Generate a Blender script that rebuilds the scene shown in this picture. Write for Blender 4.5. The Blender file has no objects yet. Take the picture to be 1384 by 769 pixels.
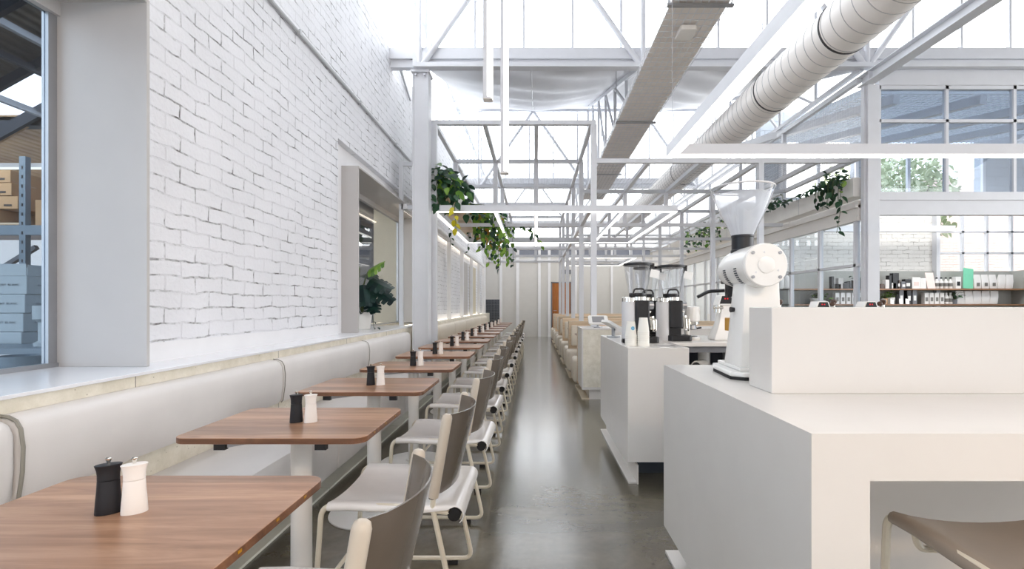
import bpy, bmesh, math, random
from mathutils import Vector, Matrix, Euler
random.seed(7)
SC = bpy.context.scene
COL = SC.collection
PI = math.pi

# ------------------------------------------------------------------ materials
def new_mat(name):
    m = bpy.data.materials.new(name); m.use_nodes = True
    nt = m.node_tree
    for n in list(nt.nodes): nt.nodes.remove(n)
    out = nt.nodes.new('ShaderNodeOutputMaterial')
    return m, nt, out

def N(nt, t, **kw):
    n = nt.nodes.new(t)
    for k, v in kw.items():
        if k in n.inputs.keys() if isinstance(k, str) else False: n.inputs[k].default_value = v
        else: setattr(n, k, v)
    return n

def rgb(c): return (c[0], c[1], c[2], 1.0)

def S(r, g, b):
    """sRGB 0-255 to linear"""
    f = lambda v: (v/255/12.92) if v/255 <= .04045 else ((v/255+.055)/1.055)**2.4
    return (f(r), f(g), f(b))

def simple(name, col, rough=.5, metal=0., coat=0., spec=.5, noise=.04, nscale=6., bump=0., bscale=200.):
    """a Principled surface with slight procedural variation of tone"""
    m, nt, out = new_mat(name)
    p = nt.nodes.new('ShaderNodeBsdfPrincipled')
    p.inputs['Roughness'].default_value = rough
    p.inputs['Metallic'].default_value = metal
    p.inputs['Coat Weight'].default_value = coat
    p.inputs['Specular IOR Level'].default_value = spec
    tc = nt.nodes.new('ShaderNodeTexCoord')
    nz = nt.nodes.new('ShaderNodeTexNoise'); nz.inputs['Scale'].default_value = nscale; nz.inputs['Detail'].default_value = 3
    nt.links.new(tc.outputs['Object'], nz.inputs['Vector'])
    r = nt.nodes.new('ShaderNodeValToRGB')
    r.color_ramp.elements[0].position = .3; r.color_ramp.elements[1].position = .7
    r.color_ramp.elements[0].color = rgb([max(0, c*(1-noise)) for c in col])
    r.color_ramp.elements[1].color = rgb([min(1, c*(1+noise)) for c in col])
    nt.links.new(nz.outputs['Fac'], r.inputs['Fac'])
    nt.links.new(r.outputs['Color'], p.inputs['Base Color'])
    if bump:
        b2 = nt.nodes.new('ShaderNodeTexNoise'); b2.inputs['Scale'].default_value = bscale
        nt.links.new(tc.outputs['Object'], b2.inputs['Vector'])
        bp = nt.nodes.new('ShaderNodeBump'); bp.inputs['Strength'].default_value = bump; bp.inputs['Distance'].default_value = .002
        nt.links.new(b2.outputs['Fac'], bp.inputs['Height'])
        nt.links.new(bp.outputs['Normal'], p.inputs['Normal'])
    nt.links.new(p.outputs['BSDF'], out.inputs['Surface'])
    return m

def emit(name, col, strength):
    m, nt, out = new_mat(name)
    e = nt.nodes.new('ShaderNodeEmission'); e.inputs['Color'].default_value = rgb(col); e.inputs['Strength'].default_value = strength
    nt.links.new(e.outputs['Emission'], out.inputs['Surface'])
    return m

def glass(name, tint=(.95, .98, 1.), refl=1.0):
    """thin architectural glass: see-through with Fresnel reflection"""
    m, nt, out = new_mat(name)
    t = nt.nodes.new('ShaderNodeBsdfTransparent'); t.inputs['Color'].default_value = rgb(tint)
    g = nt.nodes.new('ShaderNodeBsdfGlossy'); g.inputs['Roughness'].default_value = .02
    lw = nt.nodes.new('ShaderNodeLayerWeight'); lw.inputs['Blend'].default_value = .5
    pw = nt.nodes.new('ShaderNodeMath'); pw.operation = 'POWER'; pw.inputs[1].default_value = 5.0
    nt.links.new(lw.outputs['Facing'], pw.inputs[0])
    f = nt.nodes.new('ShaderNodeMath'); f.operation = 'MULTIPLY_ADD'; f.inputs[1].default_value = .9; f.inputs[2].default_value = .035
    nt.links.new(pw.outputs[0], f.inputs[0])
    mu = nt.nodes.new('ShaderNodeMath'); mu.operation = 'MULTIPLY'; mu.inputs[1].default_value = refl
    mx = nt.nodes.new('ShaderNodeMixShader')
    nt.links.new(f.outputs[0], mu.inputs[0]); nt.links.new(mu.outputs[0], mx.inputs['Fac'])
    nt.links.new(t.outputs[0], mx.inputs[1]); nt.links.new(g.outputs[0], mx.inputs[2])
    nt.links.new(mx.outputs[0], out.inputs['Surface'])
    return m

def brick(name, col, crack, axes='YZ', amount=.5, bw=.235, bh=.086, bumpd=.02):
    """painted brick: courses, open joints showing dark in places, rough paint"""
    m, nt, out = new_mat(name)
    L = nt.links
    p = nt.nodes.new('ShaderNodeBsdfPrincipled'); p.inputs['Roughness'].default_value = .6
    tc = nt.nodes.new('ShaderNodeTexCoord')
    sx = nt.nodes.new('ShaderNodeSeparateXYZ'); L.new(tc.outputs['Object'], sx.inputs[0])
    cb = nt.nodes.new('ShaderNodeCombineXYZ')
    L.new(sx.outputs[axes[0]], cb.inputs['X']); L.new(sx.outputs[axes[1]], cb.inputs['Y'])
    # wobble of the courses
    nd = nt.nodes.new('ShaderNodeTexNoise'); nd.inputs['Scale'].default_value = 5.5; nd.inputs['Detail'].default_value = 4
    L.new(tc.outputs['Object'], nd.inputs['Vector'])
    vs = nt.nodes.new('ShaderNodeVectorMath'); vs.operation = 'SUBTRACT'; vs.inputs[1].default_value = (.5, .5, .5)
    L.new(nd.outputs['Color'], vs.inputs[0])
    vm = nt.nodes.new('ShaderNodeVectorMath'); vm.operation = 'SCALE'; vm.inputs['Scale'].default_value = .05
    L.new(vs.outputs[0], vm.inputs[0])
    va = nt.nodes.new('ShaderNodeVectorMath'); va.operation = 'ADD'
    L.new(cb.outputs[0], va.inputs[0]); L.new(vm.outputs[0], va.inputs[1])
    bt = nt.nodes.new('ShaderNodeTexBrick')
    bt.inputs['Scale'].default_value = 1.0
    bt.inputs['Brick Width'].default_value = bw; bt.inputs['Row Height'].default_value = bh
    bt.inputs['Mortar Size'].default_value = .0055; bt.inputs['Mortar Smooth'].default_value = .25
    bt.inputs['Color1'].default_value = (1, 1, 1, 1); bt.inputs['Color2'].default_value = (.93, .93, .93, 1); bt.inputs['Mortar'].default_value = (.9, .9, .9, 1)
    L.new(va.outputs[0], bt.inputs['Vector'])
    # where the joints stand open
    n2 = nt.nodes.new('ShaderNodeTexNoise'); n2.inputs['Scale'].default_value = 5.5; n2.inputs['Detail'].default_value = 7; n2.inputs['Roughness'].default_value = .72
    L.new(tc.outputs['Object'], n2.inputs['Vector'])
    r2 = nt.nodes.new('ShaderNodeValToRGB'); r2.color_ramp.elements[0].position = .66-.3*amount; r2.color_ramp.elements[1].position = .84-.3*amount
    L.new(n2.outputs['Fac'], r2.inputs['Fac'])
    m0 = nt.nodes.new('ShaderNodeMath'); m0.operation = 'MULTIPLY_ADD'; m0.inputs[1].default_value = .92; m0.inputs[2].default_value = .08
    L.new(r2.outputs['Color'], m0.inputs[0])
    mm = nt.nodes.new('ShaderNodeMath'); mm.operation = 'MULTIPLY'
    L.new(bt.outputs['Fac'], mm.inputs[0]); L.new(m0.outputs[0], mm.inputs[1])
    # paint tone
    n3 = nt.nodes.new('ShaderNodeTexNoise'); n3.inputs['Scale'].default_value = 2.0; n3.inputs['Detail'].default_value = 6
    L.new(tc.outputs['Object'], n3.inputs['Vector'])
    r3 = nt.nodes.new('ShaderNodeValToRGB')
    r3.color_ramp.elements[0].position = .3; r3.color_ramp.elements[1].position = .65
    r3.color_ramp.elements[0].color = rgb([c*.93 for c in col]); r3.color_ramp.elements[1].color = rgb(col)
    L.new(n3.outputs['Fac'], r3.inputs['Fac'])
    mx = nt.nodes.new('ShaderNodeMixRGB'); mx.inputs['Color2'].default_value = rgb(crack)
    L.new(mm.outputs[0], mx.inputs['Fac']); L.new(r3.outputs['Color'], mx.inputs['Color1'])
    L.new(mx.outputs[0], p.inputs['Base Color'])
    # relief
    n4 = nt.nodes.new('ShaderNodeTexNoise'); n4.inputs['Scale'].default_value = 42; n4.inputs['Detail'].default_value = 5
    L.new(tc.outputs['Object'], n4.inputs['Vector'])
    h1 = nt.nodes.new('ShaderNodeMath'); h1.operation = 'MULTIPLY'; h1.inputs[1].default_value = -1.0; L.new(bt.outputs['Fac'], h1.inputs[0])
    h2 = nt.nodes.new('ShaderNodeMath'); h2.operation = 'MULTIPLY_ADD'; h2.inputs[1].default_value = .9
    L.new(n4.outputs['Fac'], h2.inputs[0]); L.new(h1.outputs[0], h2.inputs[2])
    bp = nt.nodes.new('ShaderNodeBump'); bp.inputs['Strength'].default_value = .8; bp.inputs['Distance'].default_value = bumpd*.45
    L.new(h2.outputs[0], bp.inputs['Height']); L.new(bp.outputs['Normal'], p.inputs['Normal'])
    L.new(p.outputs['BSDF'], out.inputs['Surface'])
    return m

def wood(name, c1, c2, c3, grain_axis='X', plank=.13, rough=.35, rot=0.0, planks_on='Y'):
    m, nt, out = new_mat(name); L = nt.links
    p = nt.nodes.new('ShaderNodeBsdfPrincipled'); p.inputs['Roughness'].default_value = rough
    p.inputs['Coat Weight'].default_value = .15; p.inputs['Coat Roughness'].default_value = .25
    tc = nt.nodes.new('ShaderNodeTexCoord')
    oi = nt.nodes.new('ShaderNodeObjectInfo')
    off = nt.nodes.new('ShaderNodeVectorMath'); off.operation = 'ADD'
    sc0 = nt.nodes.new('ShaderNodeMath'); sc0.operation = 'MULTIPLY'; sc0.inputs[1].default_value = 37.0
    L.new(oi.outputs['Random'], sc0.inputs[0])
    cbo = nt.nodes.new('ShaderNodeCombineXYZ'); L.new(sc0.outputs[0], cbo.inputs['X']); L.new(sc0.outputs[0], cbo.inputs['Z'])
    L.new(tc.outputs['Object'], off.inputs[0]); L.new(cbo.outputs[0], off.inputs[1])
    mp = nt.nodes.new('ShaderNodeMapping')
    mp.inputs['Scale'].default_value = (1.3, 15, 15) if grain_axis == 'X' else ((26, 1.6, 26) if grain_axis == 'Y' else (26, 26, 1.6))
    L.new(off.outputs[0], mp.inputs['Vector'])
    nz = nt.nodes.new('ShaderNodeTexNoise'); nz.inputs['Scale'].default_value = 1.6; nz.inputs['Detail'].default_value = 8; nz.inputs['Roughness'].default_value = .65; nz.inputs['Distortion'].default_value = .6
    L.new(mp.outputs[0], nz.inputs['Vector'])
    r = nt.nodes.new('ShaderNodeValToRGB')
    r.color_ramp.elements[0].position = .28; r.color_ramp.elements[0].color = rgb(c1)
    r.color_ramp.elements[1].position = .72; r.color_ramp.elements[1].color = rgb(c3)
    e = r.color_ramp.elements.new(.5); e.color = rgb(c2)
    L.new(nz.outputs['Fac'], r.inputs['Fac'])
    # boards of differing tone
    sx = nt.nodes.new('ShaderNodeSeparateXYZ'); L.new(tc.outputs['Object'], sx.inputs[0])
    dv = nt.nodes.new('ShaderNodeMath'); dv.operation = 'DIVIDE'; dv.inputs[1].default_value = plank; L.new(sx.outputs[planks_on], dv.inputs[0])
    ad = nt.nodes.new('ShaderNodeMath'); ad.operation = 'ADD'; L.new(dv.outputs[0], ad.inputs[0]); L.new(sc0.outputs[0], ad.inputs[1])
    fl = nt.nodes.new('ShaderNodeMath'); fl.operation = 'FLOOR'; L.new(ad.outputs[0], fl.inputs[0])
    wn = nt.nodes.new('ShaderNodeTexWhiteNoise'); wn.noise_dimensions = '1D'; L.new(fl.outputs[0], wn.inputs['W'])
    mr = nt.nodes.new('ShaderNodeMapRange'); mr.inputs['To Min'].default_value = .78; mr.inputs['To Max'].default_value = 1.18; L.new(wn.outputs['Value'], mr.inputs['Value'])
    mul = nt.nodes.new('ShaderNodeVectorMath'); mul.operation = 'SCALE'; L.new(r.outputs['Color'], mul.inputs[0]); L.new(mr.outputs[0], mul.inputs['Scale'])
    # small dark knots
    mp2 = nt.nodes.new('ShaderNodeMapping'); mp2.inputs['Scale'].default_value = (3.0, 9.0, 1) if grain_axis == 'X' else (9, 3, 3)
    L.new(off.outputs[0], mp2.inputs['Vector'])
    vo = nt.nodes.new('ShaderNodeTexVoronoi'); vo.inputs['Scale'].default_value = 1.0; L.new(mp2.outputs[0], vo.inputs['Vector'])
    rk = nt.nodes.new('ShaderNodeValToRGB'); rk.color_ramp.elements[0].position = .02; rk.color_ramp.elements[0].color = (.12, .09, .07, 1); rk.color_ramp.elements[1].position = .09; rk.color_ramp.elements[1].color = (1, 1, 1, 1)
    L.new(vo.outputs['Distance'], rk.inputs['Fac'])
    mx = nt.nodes.new('ShaderNodeMixRGB'); mx.blend_type = 'MULTIPLY'; mx.inputs['Fac'].default_value = .8
    L.new(mul.outputs[0], mx.inputs['Color1']); L.new(rk.outputs['Color'], mx.inputs['Color2'])
    L.new(mx.outputs[0], p.inputs['Base Color'])
    bp = nt.nodes.new('ShaderNodeBump'); bp.inputs['Strength'].default_value = .06; L.new(nz.outputs['Fac'], bp.inputs['Height']); L.new(bp.outputs['Normal'], p.inputs['Normal'])
    L.new(p.outputs['BSDF'], out.inputs['Surface'])
    return m

def concrete(name):
    m, nt, out = new_mat(name); L = nt.links
    p = nt.nodes.new('ShaderNodeBsdfPrincipled')
    tc = nt.nodes.new('ShaderNodeTexCoord')
    n1 = nt.nodes.new('ShaderNodeTexNoise'); n1.inputs['Scale'].default_value = .9; n1.inputs['Detail'].default_value = 9; n1.inputs['Roughness'].default_value = .62; n1.inputs['Distortion'].default_value = .8
    L.new(tc.outputs['Object'], n1.inputs['Vector'])
    r = nt.nodes.new('ShaderNodeValToRGB')
    r.color_ramp.elements[0].position = .3; r.color_ramp.elements[0].color = rgb(S(56, 52, 41))
    r.color_ramp.elements[1].position = .72; r.color_ramp.elements[1].color = rgb(S(130, 123, 107))
    L.new(n1.outputs['Fac'], r.inputs['Fac'])
    n2 = nt.nodes.new('ShaderNodeTexNoise'); n2.inputs['Scale'].default_value = 26; n2.inputs['Detail'].default_value = 6
    L.new(tc.outputs['Object'], n2.inputs['Vector'])
    r2 = nt.nodes.new('ShaderNodeValToRGB'); r2.color_ramp.elements[0].position = .3; r2.color_ramp.elements[0].color = (.86, .86, .86, 1); r2.color_ramp.elements[1].position = .6
    L.new(n2.outputs['Fac'], r2.inputs['Fac'])
    mx = nt.nodes.new('ShaderNodeMixRGB'); mx.blend_type = 'MULTIPLY'; mx.inputs['Fac'].default_value = 1
    L.new(r.outputs['Color'], mx.inputs['Color1']); L.new(r2.outputs['Color'], mx.inputs['Color2'])
    # scratches
    mp = nt.nodes.new('ShaderNodeMapping'); mp.inputs['Scale'].default_value = (3, 22, 1); mp.inputs['Rotation'].default_value = (0, 0, .5)
    L.new(tc.outputs['Object'], mp.inputs['Vector'])
    n3 = nt.nodes.new('ShaderNodeTexNoise'); n3.inputs['Scale'].default_value = 1.5; n3.inputs['Detail'].default_value = 10; n3.inputs['Roughness'].default_value = .7
    L.new(mp.outputs[0], n3.inputs['Vector'])
    r3 = nt.nodes.new('ShaderNodeValToRGB'); r3.color_ramp.elements[0].position = .22; r3.color_ramp.elements[0].color = (.6, .6, .6, 1); r3.color_ramp.elements[1].position = .36
    L.new(n3.outputs['Fac'], r3.inputs['Fac'])
    mx2 = nt.nodes.new('ShaderNodeMixRGB'); mx2.blend_type = 'MULTIPLY'; mx2.inputs['Fac'].default_value = .8
    L.new(mx.outputs[0], mx2.inputs['Color1']); L.new(r3.outputs['Color'], mx2.inputs['Color2'])
    L.new(mx2.outputs[0], p.inputs['Base Color'])
    rr = nt.nodes.new('ShaderNodeMapRange'); rr.inputs['To Min'].default_value = .12; rr.inputs['To Max'].default_value = .34
    L.new(n1.outputs['Fac'], rr.inputs['Value']); L.new(rr.outputs[0], p.inputs['Roughness'])
    p.inputs['Coat Weight'].default_value = .8; p.inputs['Coat Roughness'].default_value = .16
    bp = nt.nodes.new('ShaderNodeBump'); bp.inputs['Strength'].default_value = .08; bp.inputs['Distance'].default_value = .01; L.new(n2.outputs['Fac'], bp.inputs['Height']); L.new(bp.outputs['Normal'], p.inputs['Normal'])
    L.new(p.outputs['BSDF'], out.inputs['Surface'])
    return m

def stone(name):
    m, nt, out = new_mat(name); L = nt.links
    p = nt.nodes.new('ShaderNodeBsdfPrincipled'); p.inputs['Roughness'].default_value = .45
    tc = nt.nodes.new('ShaderNodeTexCoord')
    n1 = nt.nodes.new('ShaderNodeTexNoise'); n1.inputs['Scale'].default_value = 9; n1.inputs['Detail'].default_value = 9; n1.inputs['Roughness'].default_value = .7
    L.new(tc.outputs['Object'], n1.inputs['Vector'])
    r = nt.nodes.new('ShaderNodeValToRGB')
    r.color_ramp.elements[0].position = .3; r.color_ramp.elements[0].color = rgb(S(214, 207, 188))
    r.color_ramp.elements[1].position = .65; r.color_ramp.elements[1].color = rgb(S(240, 234, 220))
    L.new(n1.outputs['Fac'], r.inputs['Fac'])
    vo = nt.nodes.new('ShaderNodeTexVoronoi'); vo.inputs['Scale'].default_value = 38
    L.new(tc.outputs['Object'], vo.inputs['Vector'])
    n2 = nt.nodes.new('ShaderNodeTexNoise'); n2.inputs['Scale'].default_value = 14; n2.inputs['Detail'].default_value = 4; L.new(tc.outputs['Object'], n2.inputs['Vector'])
    r2 = nt.nodes.new('ShaderNodeValToRGB'); r2.color_ramp.elements[0].position = .04; r2.color_ramp.elements[0].color = (.5, .46, .4, 1); r2.color_ramp.elements[1].position = .16
    L.new(vo.outputs['Distance'], r2.inputs['Fac'])
    mk = nt.nodes.new('ShaderNodeMath'); mk.operation = 'GREATER_THAN'; mk.inputs[1].default_value = .54; L.new(n2.outputs['Fac'], mk.inputs[0])
    mx = nt.nodes.new('ShaderNodeMixRGB'); mx.blend_type = 'MULTIPLY'
    L.new(mk.outputs[0], mx.inputs['Fac']); L.new(r.outputs['Color'], mx.inputs['Color1']); L.new(r2.outputs['Color'], mx.inputs['Color2'])
    L.new(mx.outputs[0], p.inputs['Base Color'])
    L.new(p.outputs['BSDF'], out.inputs['Surface'])
    return m

def leafmat(name, a, b):
    m, nt, out = new_mat(name); L = nt.links
    p = nt.nodes.new('ShaderNodeBsdfPrincipled'); p.inputs['Roughness'].default_value = .35
    ge = nt.nodes.new('ShaderNodeNewGeometry')
    r = nt.nodes.new('ShaderNodeValToRGB'); r.color_ramp.elements[0].color = rgb(a); r.color_ramp.elements[1].color = rgb(b)
    L.new(ge.outputs['Random Per Island'], r.inputs['Fac']); L.new(r.outputs['Color'], p.inputs['Base Color'])
    tr = nt.nodes.new('ShaderNodeBsdfTranslucent'); L.new(r.outputs['Color'], tr.inputs['Color'])
    mx = nt.nodes.new('ShaderNodeMixShader'); mx.inputs['Fac'].default_value = .25
    L.new(p.outputs[0], mx.inputs[1]); L.new(tr.outputs[0], mx.inputs[2]); L.new(mx.outputs[0], out.inputs['Surface'])
    return m

def corrugated(name, col, col2, axis='Y', freq=70.):
    m, nt, out = new_mat(name); L = nt.links
    p = nt.nodes.new('ShaderNodeBsdfPrincipled'); p.inputs['Roughness'].default_value = .55
    tc = nt.nodes.new('ShaderNodeTexCoord')
    wv = nt.nodes.new('ShaderNodeTexWave'); wv.bands_direction = axis; wv.inputs['Scale'].default_value = freq/20; wv.inputs['Distortion'].default_value = .4
    L.new(tc.outputs['Object'], wv.inputs['Vector'])
    nz = nt.nodes.new('ShaderNodeTexNoise'); nz.inputs['Scale'].default_value = 2.5; nz.inputs['Detail'].default_value = 6; L.new(tc.outputs['Object'], nz.inputs['Vector'])
    r = nt.nodes.new('ShaderNodeValToRGB'); r.color_ramp.elements[0].position = .3; r.color_ramp.elements[1].position = .7
    r.color_ramp.elements[0].color = rgb(col); r.color_ramp.elements[1].color = rgb(col2)
    L.new(nz.outputs['Fac'], r.inputs['Fac']); L.new(r.outputs['Color'], p.inputs['Base Color'])
    bp = nt.nodes.new('ShaderNodeBump'); bp.inputs['Strength'].default_value = .5; bp.inputs['Distance'].default_value = .03
    L.new(wv.outputs['Fac'], bp.inputs['Height']); L.new(bp.outputs['Normal'], p.inputs['Normal'])
    L.new(p.outputs['BSDF'], out.inputs['Surface'])
    return m

M = {}
M['paint']   = simple('white_wall_paint', S(232, 232, 234), .55, noise=.02)
M['steel']   = simple('white_painted_steel', S(218, 220, 225), .4, noise=.02)
M['plaster'] = simple('white_plaster', S(236, 236, 238), .6, noise=.02, bump=.15, bscale=60)
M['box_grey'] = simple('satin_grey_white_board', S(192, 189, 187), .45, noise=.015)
M['brick']   = brick('painted_white_brick', S(236, 237, 241), S(88, 86, 84), 'YZ', .62)
M['brick_front'] = brick('painted_white_brick_frontal', S(232, 230, 226), S(150, 146, 140), 'XZ', .7)
M['block']   = brick('grey_painted_blockwork', S(176, 184, 194), S(130, 136, 146), 'XZ', .9, bw=.4, bh=.2)
M['block_side'] = brick('grey_painted_blockwork_side', S(176, 184, 194), S(130, 136, 146), 'YZ', .9, bw=.4, bh=.2)
M['floor']   = concrete('polished_concrete')
M['stone']   = stone('beige_limestone')
M['ledge']   = simple('white_quartz_ledge', S(238, 239, 243), .22, noise=.01)
M['counter'] = simple('white_solid_surface', S(226, 222, 217), .22, noise=.012)
M['tablewhite'] = simple('warm_white_powder_coat', S(238, 236, 232), .35, noise=.01)
M['kick']    = simple('pale_kickboard', S(236, 237, 226), .4)
M['kickwood'] = simple('pale_timber_kickboard', S(214, 200, 176), .45)
M['vinyl']   = simple('pale_grey_upholstery', S(220, 216, 213), .42, noise=.025, bump=.08, bscale=350)
M['vinyl_cream'] = simple('cream_upholstery', S(222, 212, 196), .5, noise=.025, bump=.08, bscale=350)
M['piping']  = simple('grey_seam_piping', S(140, 136, 126), .5)
M['table']   = wood('spotted_gum_veneer', S(134, 96, 72), S(168, 127, 99), S(196, 156, 127), 'X', .115, .32)
M['tableedge'] = wood('table_edge_ply', S(92, 58, 40), S(126, 84, 58), S(150, 106, 76), 'X', .3, .4)
M['pale_wood'] = wood('pale_plywood', S(206, 178, 146), S(222, 198, 168), S(232, 212, 184), 'X', .4, .45)
M['door_wood'] = wood('orange_brown_door_timber', S(140, 78, 22), S(168, 98, 30), S(186, 114, 42), 'Z', .3, .4, planks_on='X')
M['shelf_wood'] = wood('brown_shelf_timber', S(120, 84, 56), S(150, 108, 74), S(170, 128, 92), 'X', .3, .45)
M['cream_tube'] = simple('cream_powder_coated_tube', S(222, 214, 196), .32, noise=.01, coat=.2)
M['sheet']   = simple('taupe_lacquered_ply', S(100, 90, 80), .25, noise=.035, nscale=14, coat=.3)
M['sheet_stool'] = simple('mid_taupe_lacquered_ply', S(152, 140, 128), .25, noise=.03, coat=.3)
M['panelgrey'] = simple('grey_white_wall_panel', S(206, 204, 200), .6, noise=.015)
M['wrap_lit'] = simple('lit_taupe_wrap', S(200, 188, 172), .3, noise=.02)  # same taupe sheet, window light put into a paler colour
M['sheet_seat'] = simple('skylit_taupe_ply', S(240, 237, 234), .2, noise=.02, nscale=14, coat=.6)  # taupe sheet with the sky's reflection painted in as near white
M['rubber']  = simple('black_rubber', S(26, 26, 28), .7)
M['black']   = simple('black_plastic', S(22, 23, 28), .35)
M['blackmat'] = simple('black_matt_lacquer', S(18, 19, 26), .45)
M['whitemat'] = simple('white_matt_lacquer', S(240, 234, 228), .42, noise=.01)
M['whiteplastic'] = simple('white_enamel', S(240, 238, 234), .25, noise=.008, coat=.3)
M['greyplastic'] = simple('grey_plastic', S(120, 122, 128), .4)
M['silverpaint'] = simple('silver_painted_metal', S(214, 214, 216), .32, noise=.01)
M['chrome']  = simple('chrome', S(225, 222, 215), .12, metal=1., noise=.01)
M['zinc']    = simple('brushed_zinc', S(170, 172, 176), .35, metal=.8)
M['conduit'] = simple('grey_conduit_paint', S(186, 188, 192), .4)
M['duct']    = simple('white_spiral_duct_paint', S(240, 235, 230), .38, noise=.015)
M['ductseam'] = simple('duct_seam_grey', S(176, 174, 174), .5)  # seam ridges in a darker grey than the duct
M['joint']   = simple('black_duct_joint', S(48, 46, 48), .5)
M['fabric']  = simple('white_ceiling_sarking', S(200, 201, 206), .45, noise=.04, nscale=2)
M['tray_board'] = simple('pale_board_behind_mesh', S(240, 234, 228), .6)
M['wire']    = simple('white_wire', S(226, 228, 232), .4)
M['wire_grey'] = simple('galvanised_wire', S(168, 168, 172), .4, metal=.3)
M['led']     = emit('led_diffuser', (1., .96, .9), 3.2)
M['ledwarm'] = emit('warm_led_diffuser', (1., .88, .72), 6.)
M['redled']  = emit('red_display_digits', (1., .05, .06), .9)
def transl(name, col, k):
    m, nt, out = new_mat(name)
    d = nt.nodes.new('ShaderNodeBsdfDiffuse'); t = nt.nodes.new('ShaderNodeBsdfTranslucent'); x = nt.nodes.new('ShaderNodeMixShader')
    nz = nt.nodes.new('ShaderNodeTexNoise'); nz.inputs['Scale'].default_value = 3; r = nt.nodes.new('ShaderNodeValToRGB')
    r.color_ramp.elements[0].color = rgb([c*.85 for c in col]); r.color_ramp.elements[1].color = rgb(col); nt.links.new(nz.outputs['Fac'], r.inputs['Fac'])
    for n in (d, t): nt.links.new(r.outputs['Color'], n.inputs['Color'])
    x.inputs['Fac'].default_value = k; nt.links.new(d.outputs[0], x.inputs[1]); nt.links.new(t.outputs[0], x.inputs[2]); nt.links.new(x.outputs[0], out.inputs['Surface'])
    return m
M['polyroof'] = transl('translucent_roof_sheet', S(168, 176, 186), .42)
M['glass']   = glass('clear_glass')
M['glass_clean'] = glass('clerestory_glass', (.97, .985, 1.), .6)
M['glass_grey'] = glass('grey_tinted_glass', (.62, .68, .74), 1.3)
M['glass_blue'] = glass('blue_grey_glass', (.82, .86, .91), 1.1)
M['plastic_clear'] = glass('clear_hopper_plastic', (.94, .95, .97), 1.6)
M['frosted'] = simple('frosted_hopper_lining', S(225, 228, 232), .4)
M['soil']    = simple('dark_soil', S(40, 32, 26), .9)
M['planter'] = simple('white_planter_paint', S(236, 234, 230), .5)
M['leaf_dark'] = leafmat('dark_green_leaf', S(18, 48, 34), S(52, 92, 58))
M['leaf_light'] = leafmat('light_green_leaf', S(70, 120, 44), S(140, 178, 66))
M['leaf_yellow'] = leafmat('yellow_leaf', S(190, 178, 30), S(226, 214, 60))
M['leaf_brown'] = leafmat('amber_dying_leaf', S(150, 104, 26), S(186, 150, 50))
M['leaf_pale'] = leafmat('overexposed_pale_leaf', S(126, 140, 104), S(196, 202, 174))  # green washed pale to carry the overexposed daylight outside
M['leaf_mon'] = leafmat('deep_monstera_leaf', S(14, 36, 38), S(30, 60, 52))
M['vine']    = simple('vine_stem', S(70, 84, 46), .6)
M['bark']    = simple('grey_brown_bark', S(92, 84, 72), .8)
M['carton']  = simple('brown_cardboard', S(178, 142, 104), .75, noise=.06)
M['whitecarton'] = simple('white_cardboard', S(168, 178, 183), .7, noise=.03)
M['tape']    = simple('clear_packing_tape', S(214, 206, 190), .3)
M['label']   = simple('white_paper_label', S(240, 240, 238), .7)
M['print']   = simple('dark_print', S(60, 52, 48), .7)
M['faintprint'] = simple('faint_grey_print', S(92, 100, 106), .7)
M['orange']  = simple('orange_rack_paint', S(206, 96, 40), .5)
M['rackblue'] = simple('blue_grey_rack_steel', S(116, 130, 142), .45)
M['timberdark'] = simple('dark_painted_beam', S(44, 46, 54), .6)
M['roofdark'] = corrugated('dark_corrugated_roof', S(78, 72, 66), S(112, 106, 98), 'X', 90)
M['roofbrown'] = corrugated('brown_lined_roof', S(158, 118, 78), S(196, 158, 112), 'X', 40)
M['beige_wall'] = simple('beige_partition', S(206, 198, 176), .6)
M['olive']   = simple('olive_grey_patch', S(166, 160, 132), .6)
M['greywall'] = simple('blue_grey_wall', S(130, 134, 146), .6)
M['grille']  = simple('dark_grille', S(52, 58, 68), .5)
M['peg']     = simple('grey_pegboard', S(168, 170, 166), .55)
M['pouch']   = simple('white_coffee_pouch', S(232, 230, 228), .5, noise=.03)
M['pouchlab'] = simple('grey_pouch_print', S(120, 118, 114), .6)
M['mint']    = simple('mint_green_card', S(122, 204, 170), .6)
M['pink']    = simple('pale_pink_card', S(236, 218, 212), .6)
M['amber']   = simple('amber_plastic', S(190, 136, 20), .3)
M['brownbox'] = simple('brown_glass', S(74, 50, 36), .3)
M['clay']    = simple('clay_pot', S(214, 176, 140), .7)
M['bluedot'] = simple('blue_logo_print', S(96, 176, 214), .5)
M['papercup'] = simple('white_paper_cup', S(240, 238, 230), .55)
M['screen']  = simple('grey_tablet_screen', S(150, 150, 152), .2)
M['brickred'] = brick('pale_red_brick_outside', S(206, 184, 176), S(160, 140, 130), 'XZ', .8)

# ------------------------------------------------------------------ mesh builder
def wloc(o):
    v = Vector((0, 0, 0))
    while o is not None:
        v += o.location; o = o.parent
    return v

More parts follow.
